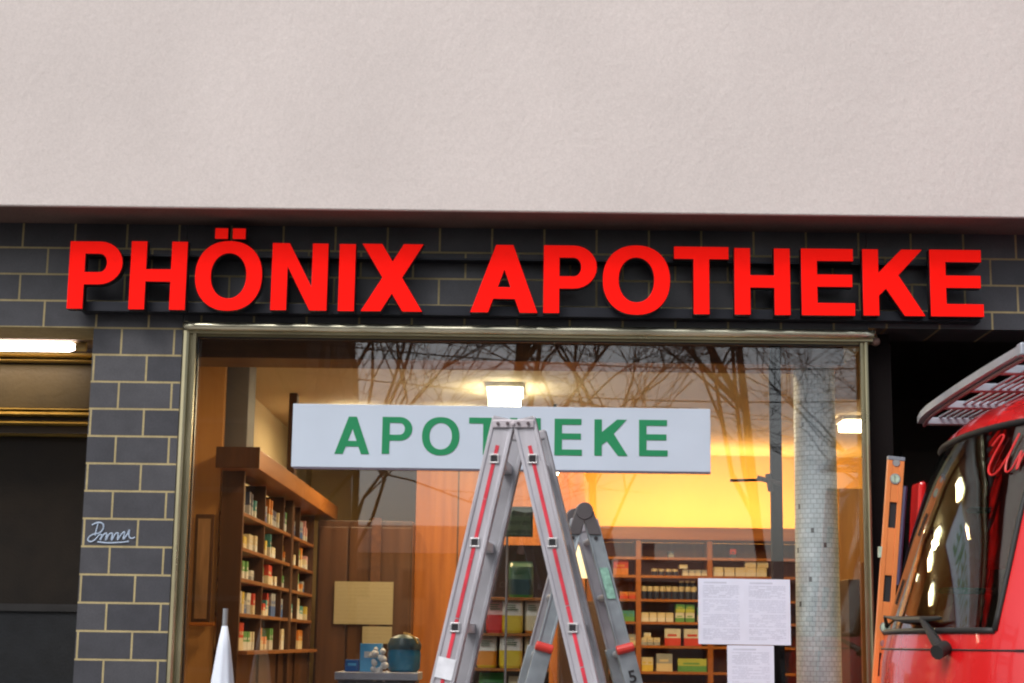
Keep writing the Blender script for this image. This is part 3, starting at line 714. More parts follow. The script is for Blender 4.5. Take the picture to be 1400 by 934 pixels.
# cab inside
dk = mat('cab_dark', (.17,.18,.155), .8); seat = mat('seat_cloth', (.16,.16,.17), .9)
MB().box((2.9,5.66,.5),(2.95,7.34,2.45)).build('bulkhead', dk, V)
MB().extr([(1.72,1.2),(1.70,1.60),(1.95,1.66),(2.15,1.58),(2.15,1.2)], (0,5.72,0), (0,7.28,0), (1,0,0), (0,0,1)).build('dashboard', dk, V)
for yy in (5.75, 6.65): MB().box((2.55,yy,.9),(2.72,yy+.5,1.75)).box((2.56,yy+.12,1.78),(2.68,yy+.38,1.98)).build('cab_seat', seat, V, bevel=.04)
# seams and door, side windows, lamps, wheels
sm = MB()
sm.tube([van_pt(s, 1.60, .0015) for s in [-.999+.006*k for k in range(25)]]+[Vector((x, YC-.975, 1.60)) for x in (2.0,2.6,3.0)], .004, 5)
sm.tube([van_pt(s, 1.44, .0015) for s in [-.9995+.012*k for k in range(20)]]+[], .004, 5)
sm.tube([van_pt(s, 1.60, .0015) for s in [-.86+.0574*k for k in range(31)]], .003, 5)
for yy in (-1, 1): sm.tube([Vector((3.05, YC+yy*(.9805 if z < 1.5 else .9805-(z-1.5)*.088), z)) for z in (.45,1.0,1.5,1.9,2.3)], .004, 5)
sm.build('panel_seam', rubber, V)
for yy in (-1, 1):
    MB().extr([(1.98,1.66),(2.12,2.30),(2.95,2.30),(2.95,1.66)], (0,YC+yy*.945,0), (0,YC+yy*.955,0), (1,0,0), (0,0,1)).build('door_window', mat('tinted_window', (.01,.012,.012), .08), V)
    MB().lathe([(.10,0),(.10,.03),(.06,.05)], (0,0,0)).build('headlight', mat('lamp_glass', (.5,.5,.5), .1), V, local=True)
    h_ = [o for o in V.children if o.name.startswith('headlight')][-1]; pz = van_pt(yy*.72, .85); h_.location = pz-WL[V.name]+Vector((-.004,0,0)); h_.rotation_euler = (0,R(-90),0)
    MB().extr([(-.035,-.05),(.035,-.05),(.035,.05),(-.035,.05)], van_pt(yy*.80,1.36,-.01), van_pt(yy*.80,1.36,.012), (0,1,0), (0,0,1)).build('indicator', mat('indicator_lens', (.30,.33,.34), .2), V, bevel=.004)
    for xx in (2.15, 5.1):
        wh = MB().tube([(xx,YC+yy*.97,.335),(xx,YC+yy*.76,.335)], .335, 32).build('wheel', rubber, V, bevel=.03)
        MB().tube([(xx,YC+yy*.985,.335),(xx,YC+yy*.96,.335)], .19, 24).build('rim', mat('rim_grey', (.4,.4,.4), .35, metal=.7), wh, bevel=.01)
bp_ = MB().tube([van_pt(s,.42,.03) for s in gs], .09, 10); bp_.build('bumper', mat('bumper_grey', (.06,.06,.065), .6), V, smooth=True)
gr = MB()
for k in range(5): gr.tube([van_pt(s,.78+.06*k,.006) for s in [-.5+.05*j for j in range(21)]], .012, 6)
gr.build('grille', plast, V)
# far-side mirror, tall and red
ma = at(1249, 660, 7.42); mb_ = at(1240, 845, 7.42)
mx = MB(); mx.extr([(-.010,-.07),(.022,-.07),(.022,.09),(-.010,.09)], mb_+Vector((.02,0,0)), ma+Vector((.02,0,0)), (1,0,0), (0,1,0))
mr = mx.build('side_mirror', vred, V, bevel=.012)
MB().extr([(-.006,-.05),(.012,-.05),(.012,.07),(-.006,.07)], mb_+Vector((.05,.0,.06)), ma+Vector((.05,.0,-.06)), (1,0,0), (0,1,0)).build('mirror_glass', mat('mirror_face', (.1,.11,.12), .05, metal=.9), mr)
MB().tube([ma+Vector((.05,0,-.12)), Vector((2.05,7.38,ma.z-.12))], .014, 8).tube([mb_+Vector((.05,0,.12)), Vector((2.05,7.4,mb_.z+.12))], .014, 8).build('mirror_arm', plast, mr)
MB().tube([at(1238,665,7.36)+Vector((0,0,0)), at(1228,800,7.36)], .009, 8).build('mirror_edge', mat('navy_plastic', (.05,.04,.10), .5), mr)
# wipers
wp = MB()
def wpt(px, py, off):                       # nearest point of the windscreen that shows at px,py
    best = None
    for i in range(60):
        for j in range(80):
            z = 1.40+i*.008; s = -.95+1.9*j/80; q = van_pt(s, z); v = q-CAM
            k = v.dot(fw); x = 700+F*v.dot(rt)/k; y = 467-F*v.dot(up)/k; e_ = (x-px)**2+(y-py)**2
            if best is None or e_ < best[0]: best = (e_, s, z)
    return van_pt(best[1], best[2], off)
A_ = wpt(1300,893,.035); B_ = wpt(1274,852,.035); C_ = wpt(1217,846,.022); D_ = wpt(1294,847,.022); E_ = wpt(1230,893,.03)
w1 = MB().tube([A_, (A_+B_)/2, B_], [.022,.017,.011], 8).tube([A_+Vector((-.02,-.02,-.008)), A_+Vector((.02,.02,.01))], .026, 10).build('wiper', rubber, V, smooth=40)
MB().tube([C_, (C_+B_)/2+Vector((0,0,-.006)), B_, D_], [.004,.012,.012,.006], 8).build('wiper_blade', rubber, w1)
w2 = MB().tube([E_, (E_+C_)/2, C_], [.014,.011,.006], 8).tube([E_+Vector((-.01,-.02,-.01)), E_+Vector((.01,.02,.01))], .018, 8).build('wiper', rubber, V)
# red script drawn on the windscreen, painting in a reflection
sgr = MB()
def scr(pts, r=.0042):
    Q = []
    P = pts
    for i in range(len(P)-1):
        p0 = Vector(P[max(i-1,0)]); p1 = Vector(P[i]); p2 = Vector(P[i+1]); p3 = Vector(P[min(i+2,len(P)-1)])
        for k in range(5):
            t = k/5; Q.append(.5*((2*p1)+(p2-p0)*t+(2*p0-5*p1+4*p2-p3)*t*t+(3*p1-p0-3*p2+p3)*t**3))
    Q.append(Vector(P[-1]))
    sgr.tube([van_pt(q.x, q.y, .004) for q in Q], r, 6)
# u runs along the screen towards the near side, v is height
def uv(u, v): return (-.52-.50*u, 2.21+.15*v)
scr([uv(-.02,.75),uv(.05,.98),uv(.10,.9),uv(.06,.5),uv(.05,.15),uv(.12,.0),uv(.2,.15),uv(.26,.6),uv(.28,.95),uv(.25,.4),uv(.27,.05),uv(.33,.1),uv(.37,.5)])
scr([uv(.37,.5),uv(.38,.05),uv(.40,.4),uv(.45,.55),uv(.48,.4),uv(.47,.08),uv(.52,.12)])
sgr.build('script_reflection', mat('script_reflection_red', (.65,.02,.02), .4), V)
# roof rack
ralu = mat('rack_aluminium', (.38,.41,.47), .5, metal=.4, var=.15); rdark = mat('rack_red_reflection', (.22,.06,.09), .5)
zr = at(1252, 578, 7.30).z; xrk = at(1252,578,7.30).x; zr_n = at(1392,486,5.72).z
zk = 2.63
RK = MB()
yF, yN = 7.32, 5.68
fr = []
for k in range(13):
    t = k/12; y = yF+(yN-yF)*t; fr.append(Vector((xrk+.03*max(0,1-t*5)**2, y, zr+(zr_n-zr)*t+.010*math.sin(math.pi*t)+.012)))
RK.extr([(-.022,-.02),(.022,-.02),(.022,.02),(-.022,.02)], fr[0], fr[1], (1,0,0), (0,0,1)) if False else None
for i_ in range(12): RK.extr([(-.018,-.013),(.018,-.013),(.018,.016),(-.018,.016)], fr[i_]+Vector((0,.0005,0)), fr[i_+1], (1,0,0), (0,0,1))
rk = RK.build('roof_rack', ralu, V)
r2 = MB().tube([q+Vector((.012,0,-.022)) for q in fr], .008, 6); r2.build('rack_reflection', rdark, rk)  # van's red mirrored under the beam, painted as a dark tube
cb_ = MB()
for t in (0.0,.27,.5,.73,1.0):
    q = fr[int(round(t*12))]; cb_.box((q.x+.01,q.y-.025,q.z-.018),(q.x+3.6,q.y+.025,q.z+.012))
cb_.build('long_bar', ralu, rk, bevel=.003)
sl2 = MB()
for k in range(110):
    x = fr[0].x+.07+k*.032; sl2.box((x,yN+.02,fr[0].z+.012),(x+.013,yF-.02,fr[0].z+.018))
sl2.build('deck_slat', ralu, rk)
MB().box((fr[-1].x-.022,fr[-1].y-.03,fr[-1].z-.022),(fr[-1].x+.022,fr[-1].y+.02,fr[-1].z+.022)).build('corner_cap', ralu, rk, bevel=.006)
ft = MB()
for x in (2.15, 3.6, 5.0):
    for y in (YC-.62, YC+.62): ft.box((x,y-.02,2.50),(x+.05,y+.02,fr[0].z-.0))
ft.build('rack_foot', plast, rk)

# ------------------------------------------------------------------ interior: columns
mos = tiles('mosaic_tiles', 0, 0, bw=.030, rh=.023, c1=(.58,.68,.74), c2=(.72,.80,.86), mort=(.38,.45,.50), ms=.0035, rough=.35, off=.5)
for n_ in mos.node_tree.nodes:
    if n_.type == 'TEX_BRICK': bt = n_
# wrap the mosaic round the shaft: angle round the axis as the level coordinate
YCo = 8.1
ca = at(1116, 700, YCo); rc0 = (at(1149,920,YCo).x-at(1088,920,YCo).x)/2; rc1 = (at(1138,490,YCo).x-at(1083,490,YCo).x)/2
n = mos.node_tree; tc = n.nodes.new('ShaderNodeTexCoord'); sp = n.nodes.new('ShaderNodeSeparateXYZ'); n.links.new(tc.outputs['Object'], sp.inputs[0])
a2 = n.nodes.new('ShaderNodeMath'); a2.operation = 'ARCTAN2'; n.links.new(sp.outputs['X'], a2.inputs[0]); n.links.new(sp.outputs['Y'], a2.inputs[1])
mu = n.nodes.new('ShaderNodeMath'); mu.operation = 'MULTIPLY'; mu.inputs[1].default_value = .105; n.links.new(a2.outputs[0], mu.inputs[0])
cb2 = n.nodes.new('ShaderNodeCombineXYZ'); n.links.new(mu.outputs[0], cb2.inputs[0]); n.links.new(sp.outputs['Z'], cb2.inputs[1]); n.links.new(cb2.outputs[0], bt.inputs['Vector'])
# a few odd dark tiles in the mosaic
sn = n.nodes.new('ShaderNodeVectorMath'); sn.operation = 'SNAP'; sn.inputs[1].default_value = (.015,.023,1); n.links.new(cb2.outputs[0], sn.inputs[0])
wn = n.nodes.new('ShaderNodeTexWhiteNoise'); n.links.new(sn.outputs[0], wn.inputs['Vector'])
lt_ = n.nodes.new('ShaderNodeMath'); lt_.operation = 'LESS_THAN'; lt_.inputs[1].default_value = .012; n.links.new(wn.outputs['Value'], lt_.inputs[0])
mxc = n.nodes.new('ShaderNodeMix'); mxc.data_type = 'RGBA'; n.links.new(lt_.outputs[0], mxc.inputs[0]); 
bs = n.nodes['Principled BSDF']; src = bs.inputs['Base Color'].links[0].from_socket
n.links.new(src, mxc.inputs[6]); mxc.inputs[7].default_value = (.10,.11,.13,1); n.links.new(mxc.outputs[2], bs.inputs['Base Color'])
col = MB().lathe([(rc0+.006,0),(rc0+.004,1.0),(rc0,1.5),(rc1,3.0),(rc1,ZI-.003)], (0,0,0), 40).build('mosaic_column', mos, local=True, smooth=40)
col.location = (ca.x, YCo, ZF); tag(col, 'round column clad in pale grey mosaic tiles behind the window', 'column')
# dark post with a stay arm
pa_ = at(1062, 700, 7.95)
PO = root('window_post', (pa_.x, 7.95, ZF), 'slim dark metal post with a level arm left of the mosaic column', 'post')
MB().box((pa_.x-.026,7.93,ZF),(pa_.x+.026,7.98,Z_FT+.1)).build('shaft', mat('soot_black', (.010,.008,.008), .9, spec=.1), PO, bevel=.004)
a0 = at(998,657,7.93); a1 = at(1052,656,7.93)
MB().tube([a0, a1], .007, 8).tube([at(1035,653,7.92), at(1068,662,7.92)], .012, 8).tube([at(1050,648,7.92), at(1054,672,7.92)], .014, 8).build('arm', mat('arm_dark', (.05,.03,.025), .5, metal=.4), PO)
# grey pillar on the left with the posts behind
def slab(name, px0, px1, pyb, pyt, Y, m, dep=.15, lab=None, cat=None, bev=.004, ztop=None, zbot=None, parent=None, grp=None):
    ym = (pyb+pyt)/2 if pyb+pyt else 660
    a = at(px0, ym, Y).x; b = at(px1, ym, Y).x
    z0 = at((px0+px1)/2, pyb, Y).z if zbot is None else zbot; z1 = at((px0+px1)/2, pyt, Y).z if ztop is None else ztop
    mb = MB().box((a,Y,z0),(b,Y+dep,z1))
    if parent: return mb.build(name, m, parent, bevel=bev)
    o = mb.build(name, m, loc=((a+b)/2, Y+dep/2, z0), bevel=bev)
    return tag(o, lab, cat, grp)
slab('pillar', 303, 335, 0, 0, 9.70, mat('grey_pillar', (.11,.11,.125), .6), .25, 'slate grey square pillar standing above the left shelf end', 'pillar', ztop=ZI-.002, zbot=at(333,618,9.62).z+.001)
slab('door_post', 391, 402, 0, 0, 11.6, woodD, .1, 'dark brown upright post by the cream wall, left of the white board', 'post', ztop=ZI-.002, zbot=ZF)
slab('timber_panel', 255, 302, 0, 0, 9.6, wood('amber_wood', (.50,.27,.09), (.40,.20,.07)), .05, 'amber wood panel just inside the left window frame', 'panel', ztop=ZI-.002, zbot=ZF)

# left shelf running away from the window
XS = -1.60; Y0S, Y1S = 9.62, 12.9
LS = root('wall_shelf', (XS-.15, (Y0S+Y1S)/2, ZF), 'dark wooden shelf running back along the left wall with an orange cornice', 'shelf')
def zs_(py): return at(333, py, Y0S).z
rowz = [zs_(v) for v in (890, 838, 790, 748, 700)]
lb = MB()
lb.box((XS-.125,Y0S-.04,ZF),(XS+.0,Y0S,zs_(645)))
for k in range(1, 5): y = Y0S+(Y1S-Y0S)*k/4; lb.box((XS-.3,y-.015,ZF+.3),(XS-.005,y+.015,zs_(647)))
lb.build('upright', woodD, LS)
MB().box((XS-.36,Y0S-.04,ZF),(XS-.33,Y1S,zs_(645))).build('backboard', woodD, LS)
for i, z in enumerate(rowz): MB().box((XS-.33,Y0S+.001,z-.022),(XS+(.05 if i == 0 else 0),Y1S,z)).build('shelf_board', wood('shelf_wood', (.27,.10,.024), (.18,.06,.015), 'Y'), LS, bevel=.002)
MB().box((XS-.33,Y0S+.05,ZF),(XS-.02,Y1S,rowz[0]-.023)).build('cupboard', woodD, LS)
MB().box((XS-.125,Y0S-.2,zs_(645)+.001),(XS+.10,13.55,zs_(618))).build('cornice', wood('cornice_wood', (.40,.15,.03), (.28,.09,.02), 'Y'), LS, bevel=.004)
MB().box((XS-.135,Y0S-.22,zs_(645)),(XS+.11,Y0S-.201,zs_(617))).build('cornice_end', woodD, LS)

# products -----------------------------------------------------------
BOXC = {'white': (.62,.60,.55), 'cream': (.62,.52,.34), 'red': (.55,.04,.02), 'orange': (.60,.20,.03), 'green': (.10,.30,.08), 'yellowgreen': (.42,.46,.08), 'blue': (.05,.12,.32), 'teal': (.05,.25,.26), 'pink': (.60,.30,.30), 'grey': (.30,.31,.33), 'navy': (.03,.04,.09), 'yellow': (.62,.45,.06)}
def boxproto(c1, c2, w_, d_, h_, frac=.45):
    key = ('bx', c1, c2, w_, d_, h_)
    if key in WL: return WL[key]
    r_ = bpy.data.objects.new('product_box', None)
    mb = MB().box((-w_/2,-d_/2,0),(w_/2,d_/2,h_*frac),1).box((-w_/2,-d_/2,h_*frac),(w_/2,d_/2,h_),0)
    mb.box((-w_*.32,-d_/2-.0012,h_*.55),(w_*.25,-d_/2+.0005,h_*.68),1)
    o = mb.build('product_box', [mat('card_'+c1, BOXC[c1], .5), mat('card_'+c2, BOXC[c2], .5)], local=True)
    C.objects.unlink(o); WL[key] = o.data; return o.data
def jarproto(c1, c2, r_, h_):
    key = ('jr', c1, c2, r_, h_)
    if key in WL: return WL[key]
    mb = MB().lathe([(r_*.93,0),(r_,h_*.05),(r_,h_*.55),(r_*.96,h_*.62)], (0,0,0), 14, 0).lathe([(r_*1.02,h_*.625),(r_*1.02,h_*.94),(r_*.9,h_)], (0,0,0), 14, 1)
    o = mb.build('jar', [mat('jar_'+c1, BOXC[c1], .3), mat('lid_'+c2, BOXC[c2], .4)], local=True); C.objects.unlink(o); WL[key] = o.data; return o.data
def put(name, me, loc, rz, label, cat, group):
    o = bpy.data.objects.new(name, me); C.objects.link(o); o.location = loc; o.rotation_euler = (0,0,rz); return tag(o, label, cat, group)

# the shelves against the back wall
YK = 14.45
KX = lambda px: at(px, 820, YK).x
KZ = lambda py: at(930, py, YK).z
KS = root('back_shelf_unit', (KX(928), YK+.2, ZF), 'orange wooden shelf unit full of medicines under the glowing yellow wall', 'shelf unit')
u = MB()
for px in (806, 873, 971, 1068, 1165): u.box((KX(px)-.022,YK,ZF),(KX(px)+.022,YK+.38,KZ(739)))
u.build('upright', woodO, KS, bevel=.002)
kz = [KZ(v) for v in (952, 918.5, 883, 850.5, 819.5, 787, 762)]
for z in kz: 
    for a_, b_ in ((806,873),(873,971),(971,1068),(1068,1165)): MB().box((KX(a_)+.023,YK+.004,z-.022),(KX(b_)-.023,YK+.375,z)).build('shelf_board', woodOx, KS)
MB().box((KX(804),YK+.38,ZF),(KX(1168),YK+.40,KZ(739))).build('backboard', wood('back_wood', (.46,.16,.03), (.34,.10,.02)), KS)
MB().box((KX(802),YK-.03,KZ(738.5)),(KX(1170),YK+.10,KZ(721))).build('cornice', woodOx, KS, bevel=.004)
MB().box((KX(802),YK+.101,KZ(738.5)),(KX(1170),YK+.40,KZ(737))).build('top_board', woodOx, KS)
def row(px0, px1, shelf, hpx, n, c1, c2, kind, label, grp, lift=0, dep=.12):
    a = KX(px0); b = KX(px1); w_ = (b-a)/n; h_ = hpx/157.
    for k in range(n):
        x = a+w_*(k+.5)+random.uniform(-.002,.002)
        loc = (x, YK+.03+dep/2+random.uniform(0,.02), kz[shelf]+lift/157.+.001)
        if kind == 'box': put('medicine_box', boxproto(c1, c2, round(w_*.93,3), dep, round(h_,3)), loc, random.uniform(-.06,.06), label, 'medicine box', grp)
        else: put('jar', jarproto(c1, c2, round(w_*.46,3), round(h_,3)), loc, random.uniform(0,3), label, 'jar', grp)
# shelf index: 0 lowest ... 5 at 787, 6 at 762
row(838,860,5,20,1,'red','orange','box','bright red box alone on the back shelf beside the folding ladder','boxes on the back shelves')
row(847,871,4,9,2,'orange','red','box','low orange box on the back shelf under the bright red box','low orange boxes on the back shelf')
row(850,869,3,14,2,'teal','green','box','small teal and green box beside the folding ladder leg','small teal boxes on the back shelf')
row(852,870,2,14,2,'grey','cream','box','small dull box low beside the folding ladder leg','small dull boxes on the back shelf')
row(891,930,5,9,4,'navy','cream','jar','small jar with pale lid in the short top row of the middle bay','small jars in the short top row')
row(934,968,5,8,4,'grey','white','box','flat pale pack on the top row of the middle bay','flat pale packs on the top row')
row(929,941,5,5,1,'cream','white','box','flat cream pack lying on top of the short top row','flat packs on the top row',lift=9.5)
row(877,955,4,17,9,'navy','cream','jar','dark blue jar with a cream lid in the long row of the middle bay','dark blue jars in the long row')
row(930,953,4,8,3,'navy','cream','jar','small jar stacked on top of the long row of dark blue jars','jars stacked on the long row',lift=17.3)
row(877,921,3,12,4,'cream','white','box','cream box in the four-box row below the dark blue jars','cream boxes under the blue jars')
row(924,950,3,12,2,'white','green','box','white and green box under the blue jars','white and green boxes')
row(924,950,3,11,2,'green','yellowgreen','box','green box stacked on the white and green pair','green boxes stacked on the pair',lift=12.3)
row(954,968,3,20,1,'green','cream','box','taller green box at the right end of the middle bay','boxes on the back shelves')
row(877,903,2,10,3,'cream','grey','box','small beige box left of the red and white boxes','small beige boxes')
row(880,890,2,6,1,'white','cream','box','small pale box stacked above the beige row','boxes on the back shelves',lift=10.3)
row(909,932,2,22,1,'white','red','box','left of two red and white boxes in the middle bay','boxes on the back shelves')
row(935,960,2,22,1,'white','red','box','right of two red and white boxes in the middle bay','boxes on the back shelves')
row(877,894,1,18,2,'cream','yellow','box','cream and yellow box at the left of the low shelf','cream and yellow boxes low down')
row(897,920,1,23,1,'grey','cream','box','tall greyish box beside the long yellow-green one','boxes on the back shelves')
row(926,968,1,17,1,'yellowgreen','green','box','long yellow-green box on the low middle shelf','boxes on the back shelves')
row(877,966,0,16,6,'orange','cream','box','orange and cream box on the lowest visible middle shelf','orange and cream boxes low down')
row(976,1050,5,12,5,'cream','white','box','cream carton in the row above the printed sheets','cream cartons above the printed sheets')
row(1020,1052,5,9,2,'white','cream','box','pale carton stacked over the cream cartons','pale cartons stacked above',lift=12.3)
row(1000,1008,6,12,1,'red','navy','box','little dark red pack alone on the top shelf of the right bay','boxes on the back shelves')
row(914,922,6,8,1,'navy','grey','box','little dark pack alone on the top shelf of the middle bay','boxes on the back shelves')
row(975,1060,4,15,6,'grey','green','box','grey green carton hidden mostly by the printed sheets','cartons behind the printed sheets')

# products on the left shelf
cyc = [('white','grey'),('cream','white'),('pink','white'),('grey','blue'),('green','white'),('yellow','cream'),('orange','cream'),('teal','white'),('red','cream'),('navy','grey')]
bays = ['first','second','third','last','last']
names = ['bottom','second lowest','middle','second highest','top']
for r_ in range(5):
    y = Y0S+.06; top = (rowz[r_+1] if r_ < 4 else zs_(648))-.03; room = top-rowz[r_]
    nn_ = 0
    while y < Y1S-.15:
        c1, c2 = random.choice(cyc); wd_ = random.choice((.06,.08,.11,.13)); cnt = random.choice((1,2,2,3)); hh = round(room*random.choice((.45,.6,.75,.88)),3)
        if r_ == 4: hh = round(room*random.choice((.6,.75,.9)),3); wd_ = random.choice((.05,.07)); cnt = 3
        for k in range(cnt):
            if y > Y1S-.15: break
            seg = (Y1S-Y0S)/4
            if abs((y+wd_/2-Y0S+.0)%seg) < wd_/2+.02 or (seg-abs((y+wd_/2-Y0S)%seg)) < wd_/2+.02: y += .05; continue
            put('medicine_box', boxproto(c1, c2, round(wd_*.9,3), .14, hh), (XS-.1+random.uniform(-.02,.01), y+wd_/2, rowz[r_]+.001), R(90)+random.uniform(-.05,.05),
                '%s and %s packet, %s left shelf, %s bay from the window' % (c1, c2, names[r_], bays[int((y+wd_/2-Y0S)//seg)]), 'medicine box', '%s and %s packets on the %s left shelf, %s bay' % (c1, c2, names[r_], bays[int((y+wd_/2-Y0S)//seg)]))
            y += wd_
        y += random.uniform(.004,.03)

# end cabinet further back and the dark wood cupboard with the notice
CB = root('tall_cupboard', (at(480,860,12.95).x, 13.1, ZF), 'dark brown tall cupboard behind the beige notice', 'cupboard')
xa, xb = at(432,800,12.95).x, at(563,800,12.95).x; zt = at(500,712,12.95).z
MB().box((xa,12.95,ZF),(xb,13.35,zt)).build('carcass', woodD, CB, bevel=.005)
d_ = MB()
for k, (f0, f1) in enumerate(((.02,.32),(.34,.64),(.66,.98))): MB().box((xa+(xb-xa)*f0,12.93,ZF+.1),(xa+(xb-xa)*f1,12.949,zt-.05)).build('door', wood('cupboard_door', (.095,.037,.014), (.06,.023,.009)), CB, bevel=.006)
MB().box((at(506,800,12.9).x,12.90,zt*0+ZF+.1),(at(519,800,12.9).x,12.929,zt+.02)).build('moulding', woodDy, CB)
notm = printed('beige_notice', (.33,.27,.16), (.2,.15,.08), rows=22, amount=.14)
sheet('wall_notice', 456,796,538,853, 12.895, notm, 'large beige notice on the dark cupboard at the back left', 'notice')
sheet('wall_notice', 495,857,536,880, 12.895, notm, 'small beige notice below the large one, behind the blue carton', 'notice')
MB().lathe([(.01,0)], (0,0,0)) if False else None
# framed strip on the near panel at left
FRr = root('framed_poster', (at(277,850,9.52).x, 9.56, at(277,852,9.55).z), 'narrow framed poster hanging on the amber panel inside the left frame', 'picture')
slab('frame', 264, 289, 852, 703, 9.56, woodD, .03, parent=FRr)
slab('print', 268, 285, 846, 709, 9.553, mat('poster_print', (.28,.16,.08), .5, var=.6, scale=5, stretch=(3,1,.4)), .006, parent=FRr, bev=0)
slab('ledge', 258, 292, 856, 851, 9.50, woodOx, .05, parent=FRr)
MB().box((at(264,700,9.5).x,9.59,at(277,800,9.5).z),(at(289,700,9.5).x,9.6,at(277,790,9.5).z)).build('hanger', plast, FRr)

# window display: counter with blue things
YD = 8.75
DX = lambda px, Y=YD: at(px, 900, Y).x
DZ = lambda py, Y=YD: at(560, py, Y).z
zc_ = DZ(920)
CT = root('display_counter', (DX(514), YD+.2, ZF), 'grey topped low counter in the window carrying blue packages', 'counter')
MB().box((DX(458),YD,zc_-.04),(DX(572),YD+.4,zc_)).build('counter_top', mat('counter_grey', (.34,.36,.44), .4), CT, bevel=.004)
MB().box((DX(462),YD+.03,ZF),(DX(568),YD+.37,zc_-.041)).build('counter_body', mat('counter_blue_grey', (.16,.18,.24), .5), CT)
def item(name, px0, px1, py0, Y, dep, mats, lab, cat, zb, bev=.006):
    a, b = DX(px0,Y), DX(px1,Y); z1_ = at((px0+px1)/2, py0, Y).z; h_ = z1_-zb
    mb = MB().box((a,Y,zb+.001),(b,Y+dep,zb+h_*.45),1).box((a,Y,zb+h_*.45+.0005),(b,Y+dep,z1_),0).box((a+(b-a)*.2,Y-.002,zb+h_*.5),(a+(b-a)*.8,Y-.0002,zb+h_*.72),2)
    return tag(mb.build(name, mats, loc=((a+b)/2,Y+dep/2,zb), bevel=bev), lab, cat)
mblue = mat('deep_blue_card', (.02,.12,.42), .4); lblue = mat('sky_blue_card', (.10,.42,.80), .4); wht = mat('white_card', (.65,.68,.72), .5)
item('carton', 472,491,902,YD+.08,.08,[mblue,mblue,lblue],'small dark blue carton on the grey counter','carton',zc_)
item('carton', 492,521,880,YD+.06,.10,[lblue,lblue,wht],'taller sky blue carton with white top on the grey counter','carton',zc_)
bl = MB()
for k in range(16):
    q = at(514+9*math.sin(k*1.7)+k*.5, 888+k*2.7, YD+.03); r_ = .012+.004*(k%3)
    bl.lathe([(r_*.3,-r_),(r_*.85,-r_*.5),(r_,0),(r_*.85,r_*.5),(r_*.3,r_)], q, 10)
tag(bl.build('cotton_garland', mat('cotton', (.75,.77,.8), .9), loc=at(518,925,YD+.03), smooth=True), 'string of white cotton balls hanging in front of the blue cartons', 'garland')
TB = root('teal_tub', (DX(549), YD+.18, zc_), 'rounded teal tub with a dark lid and brass handle on the counter', 'tub')
rr = (DX(573)-DX(526))/2; hz = DZ(868)-zc_
MB().lathe([(rr*.8,0),(rr*.97,.02),(rr,hz*.5),(rr*.94,hz*.6)], (DX(549),YD+.18,zc_+.001), 28).build('tub_body', mat('teal_plastic', (.02,.19,.36), .25), TB, smooth=40)
MB().lathe([(rr*1.0,hz*.6),(rr*1.02,hz*.72),(rr*.85,hz*.9),(rr*.35,hz)], (DX(549),YD+.18,zc_+.001), 28).build('tub_lid', mat('dark_teal_lid', (.04,.08,.11), .3), TB, smooth=40)
MB().tube([(DX(549)+rr*math.cos(R(a))*.9,YD+.10,zc_+hz*.62+hz*.42*math.sin(R(a))) for a in range(20,100,10)], .006, 8).build('handle', mat('brass_handle', (.7,.42,.12), .25, metal=.8), TB)

# product display tower with pouches, and green sign on a stalk
YT = 8.55
TX = lambda px: at(px, 850, YT).x
TZ = lambda py: at(695, py, YT).z
DT = root('display_tower', (TX(697), YT+.12, ZF), 'narrow dark display tower with three tiers of coloured pouches in the window', 'display stand')
MB().box((TX(640),YT+.2,ZF),(TX(752),YT+.22,TZ(742))).build('back_panel', mat('deep_brown_panel', (.05,.025,.015), .6), DT)
tz = [TZ(985), TZ(914), TZ(866), TZ(817)]
for z in tz: MB().box((TX(640),YT-.02,z-.014),(TX(752),YT+.199,z)).build('tier', woodOx, DT, bevel=.002)
PC = {'yellow': (.80,.60,.04), 'orange': (.80,.30,.03), 'white': (.80,.78,.68), 'cream': (.76,.66,.40), 'red': (.72,.03,.03), 'green': (.05,.28,.06), 'yellowgreen': (.45,.60,.06), 'navy': (.03,.08,.09), 'teal': (.06,.16,.10), 'pink': (.78,.40,.36)}
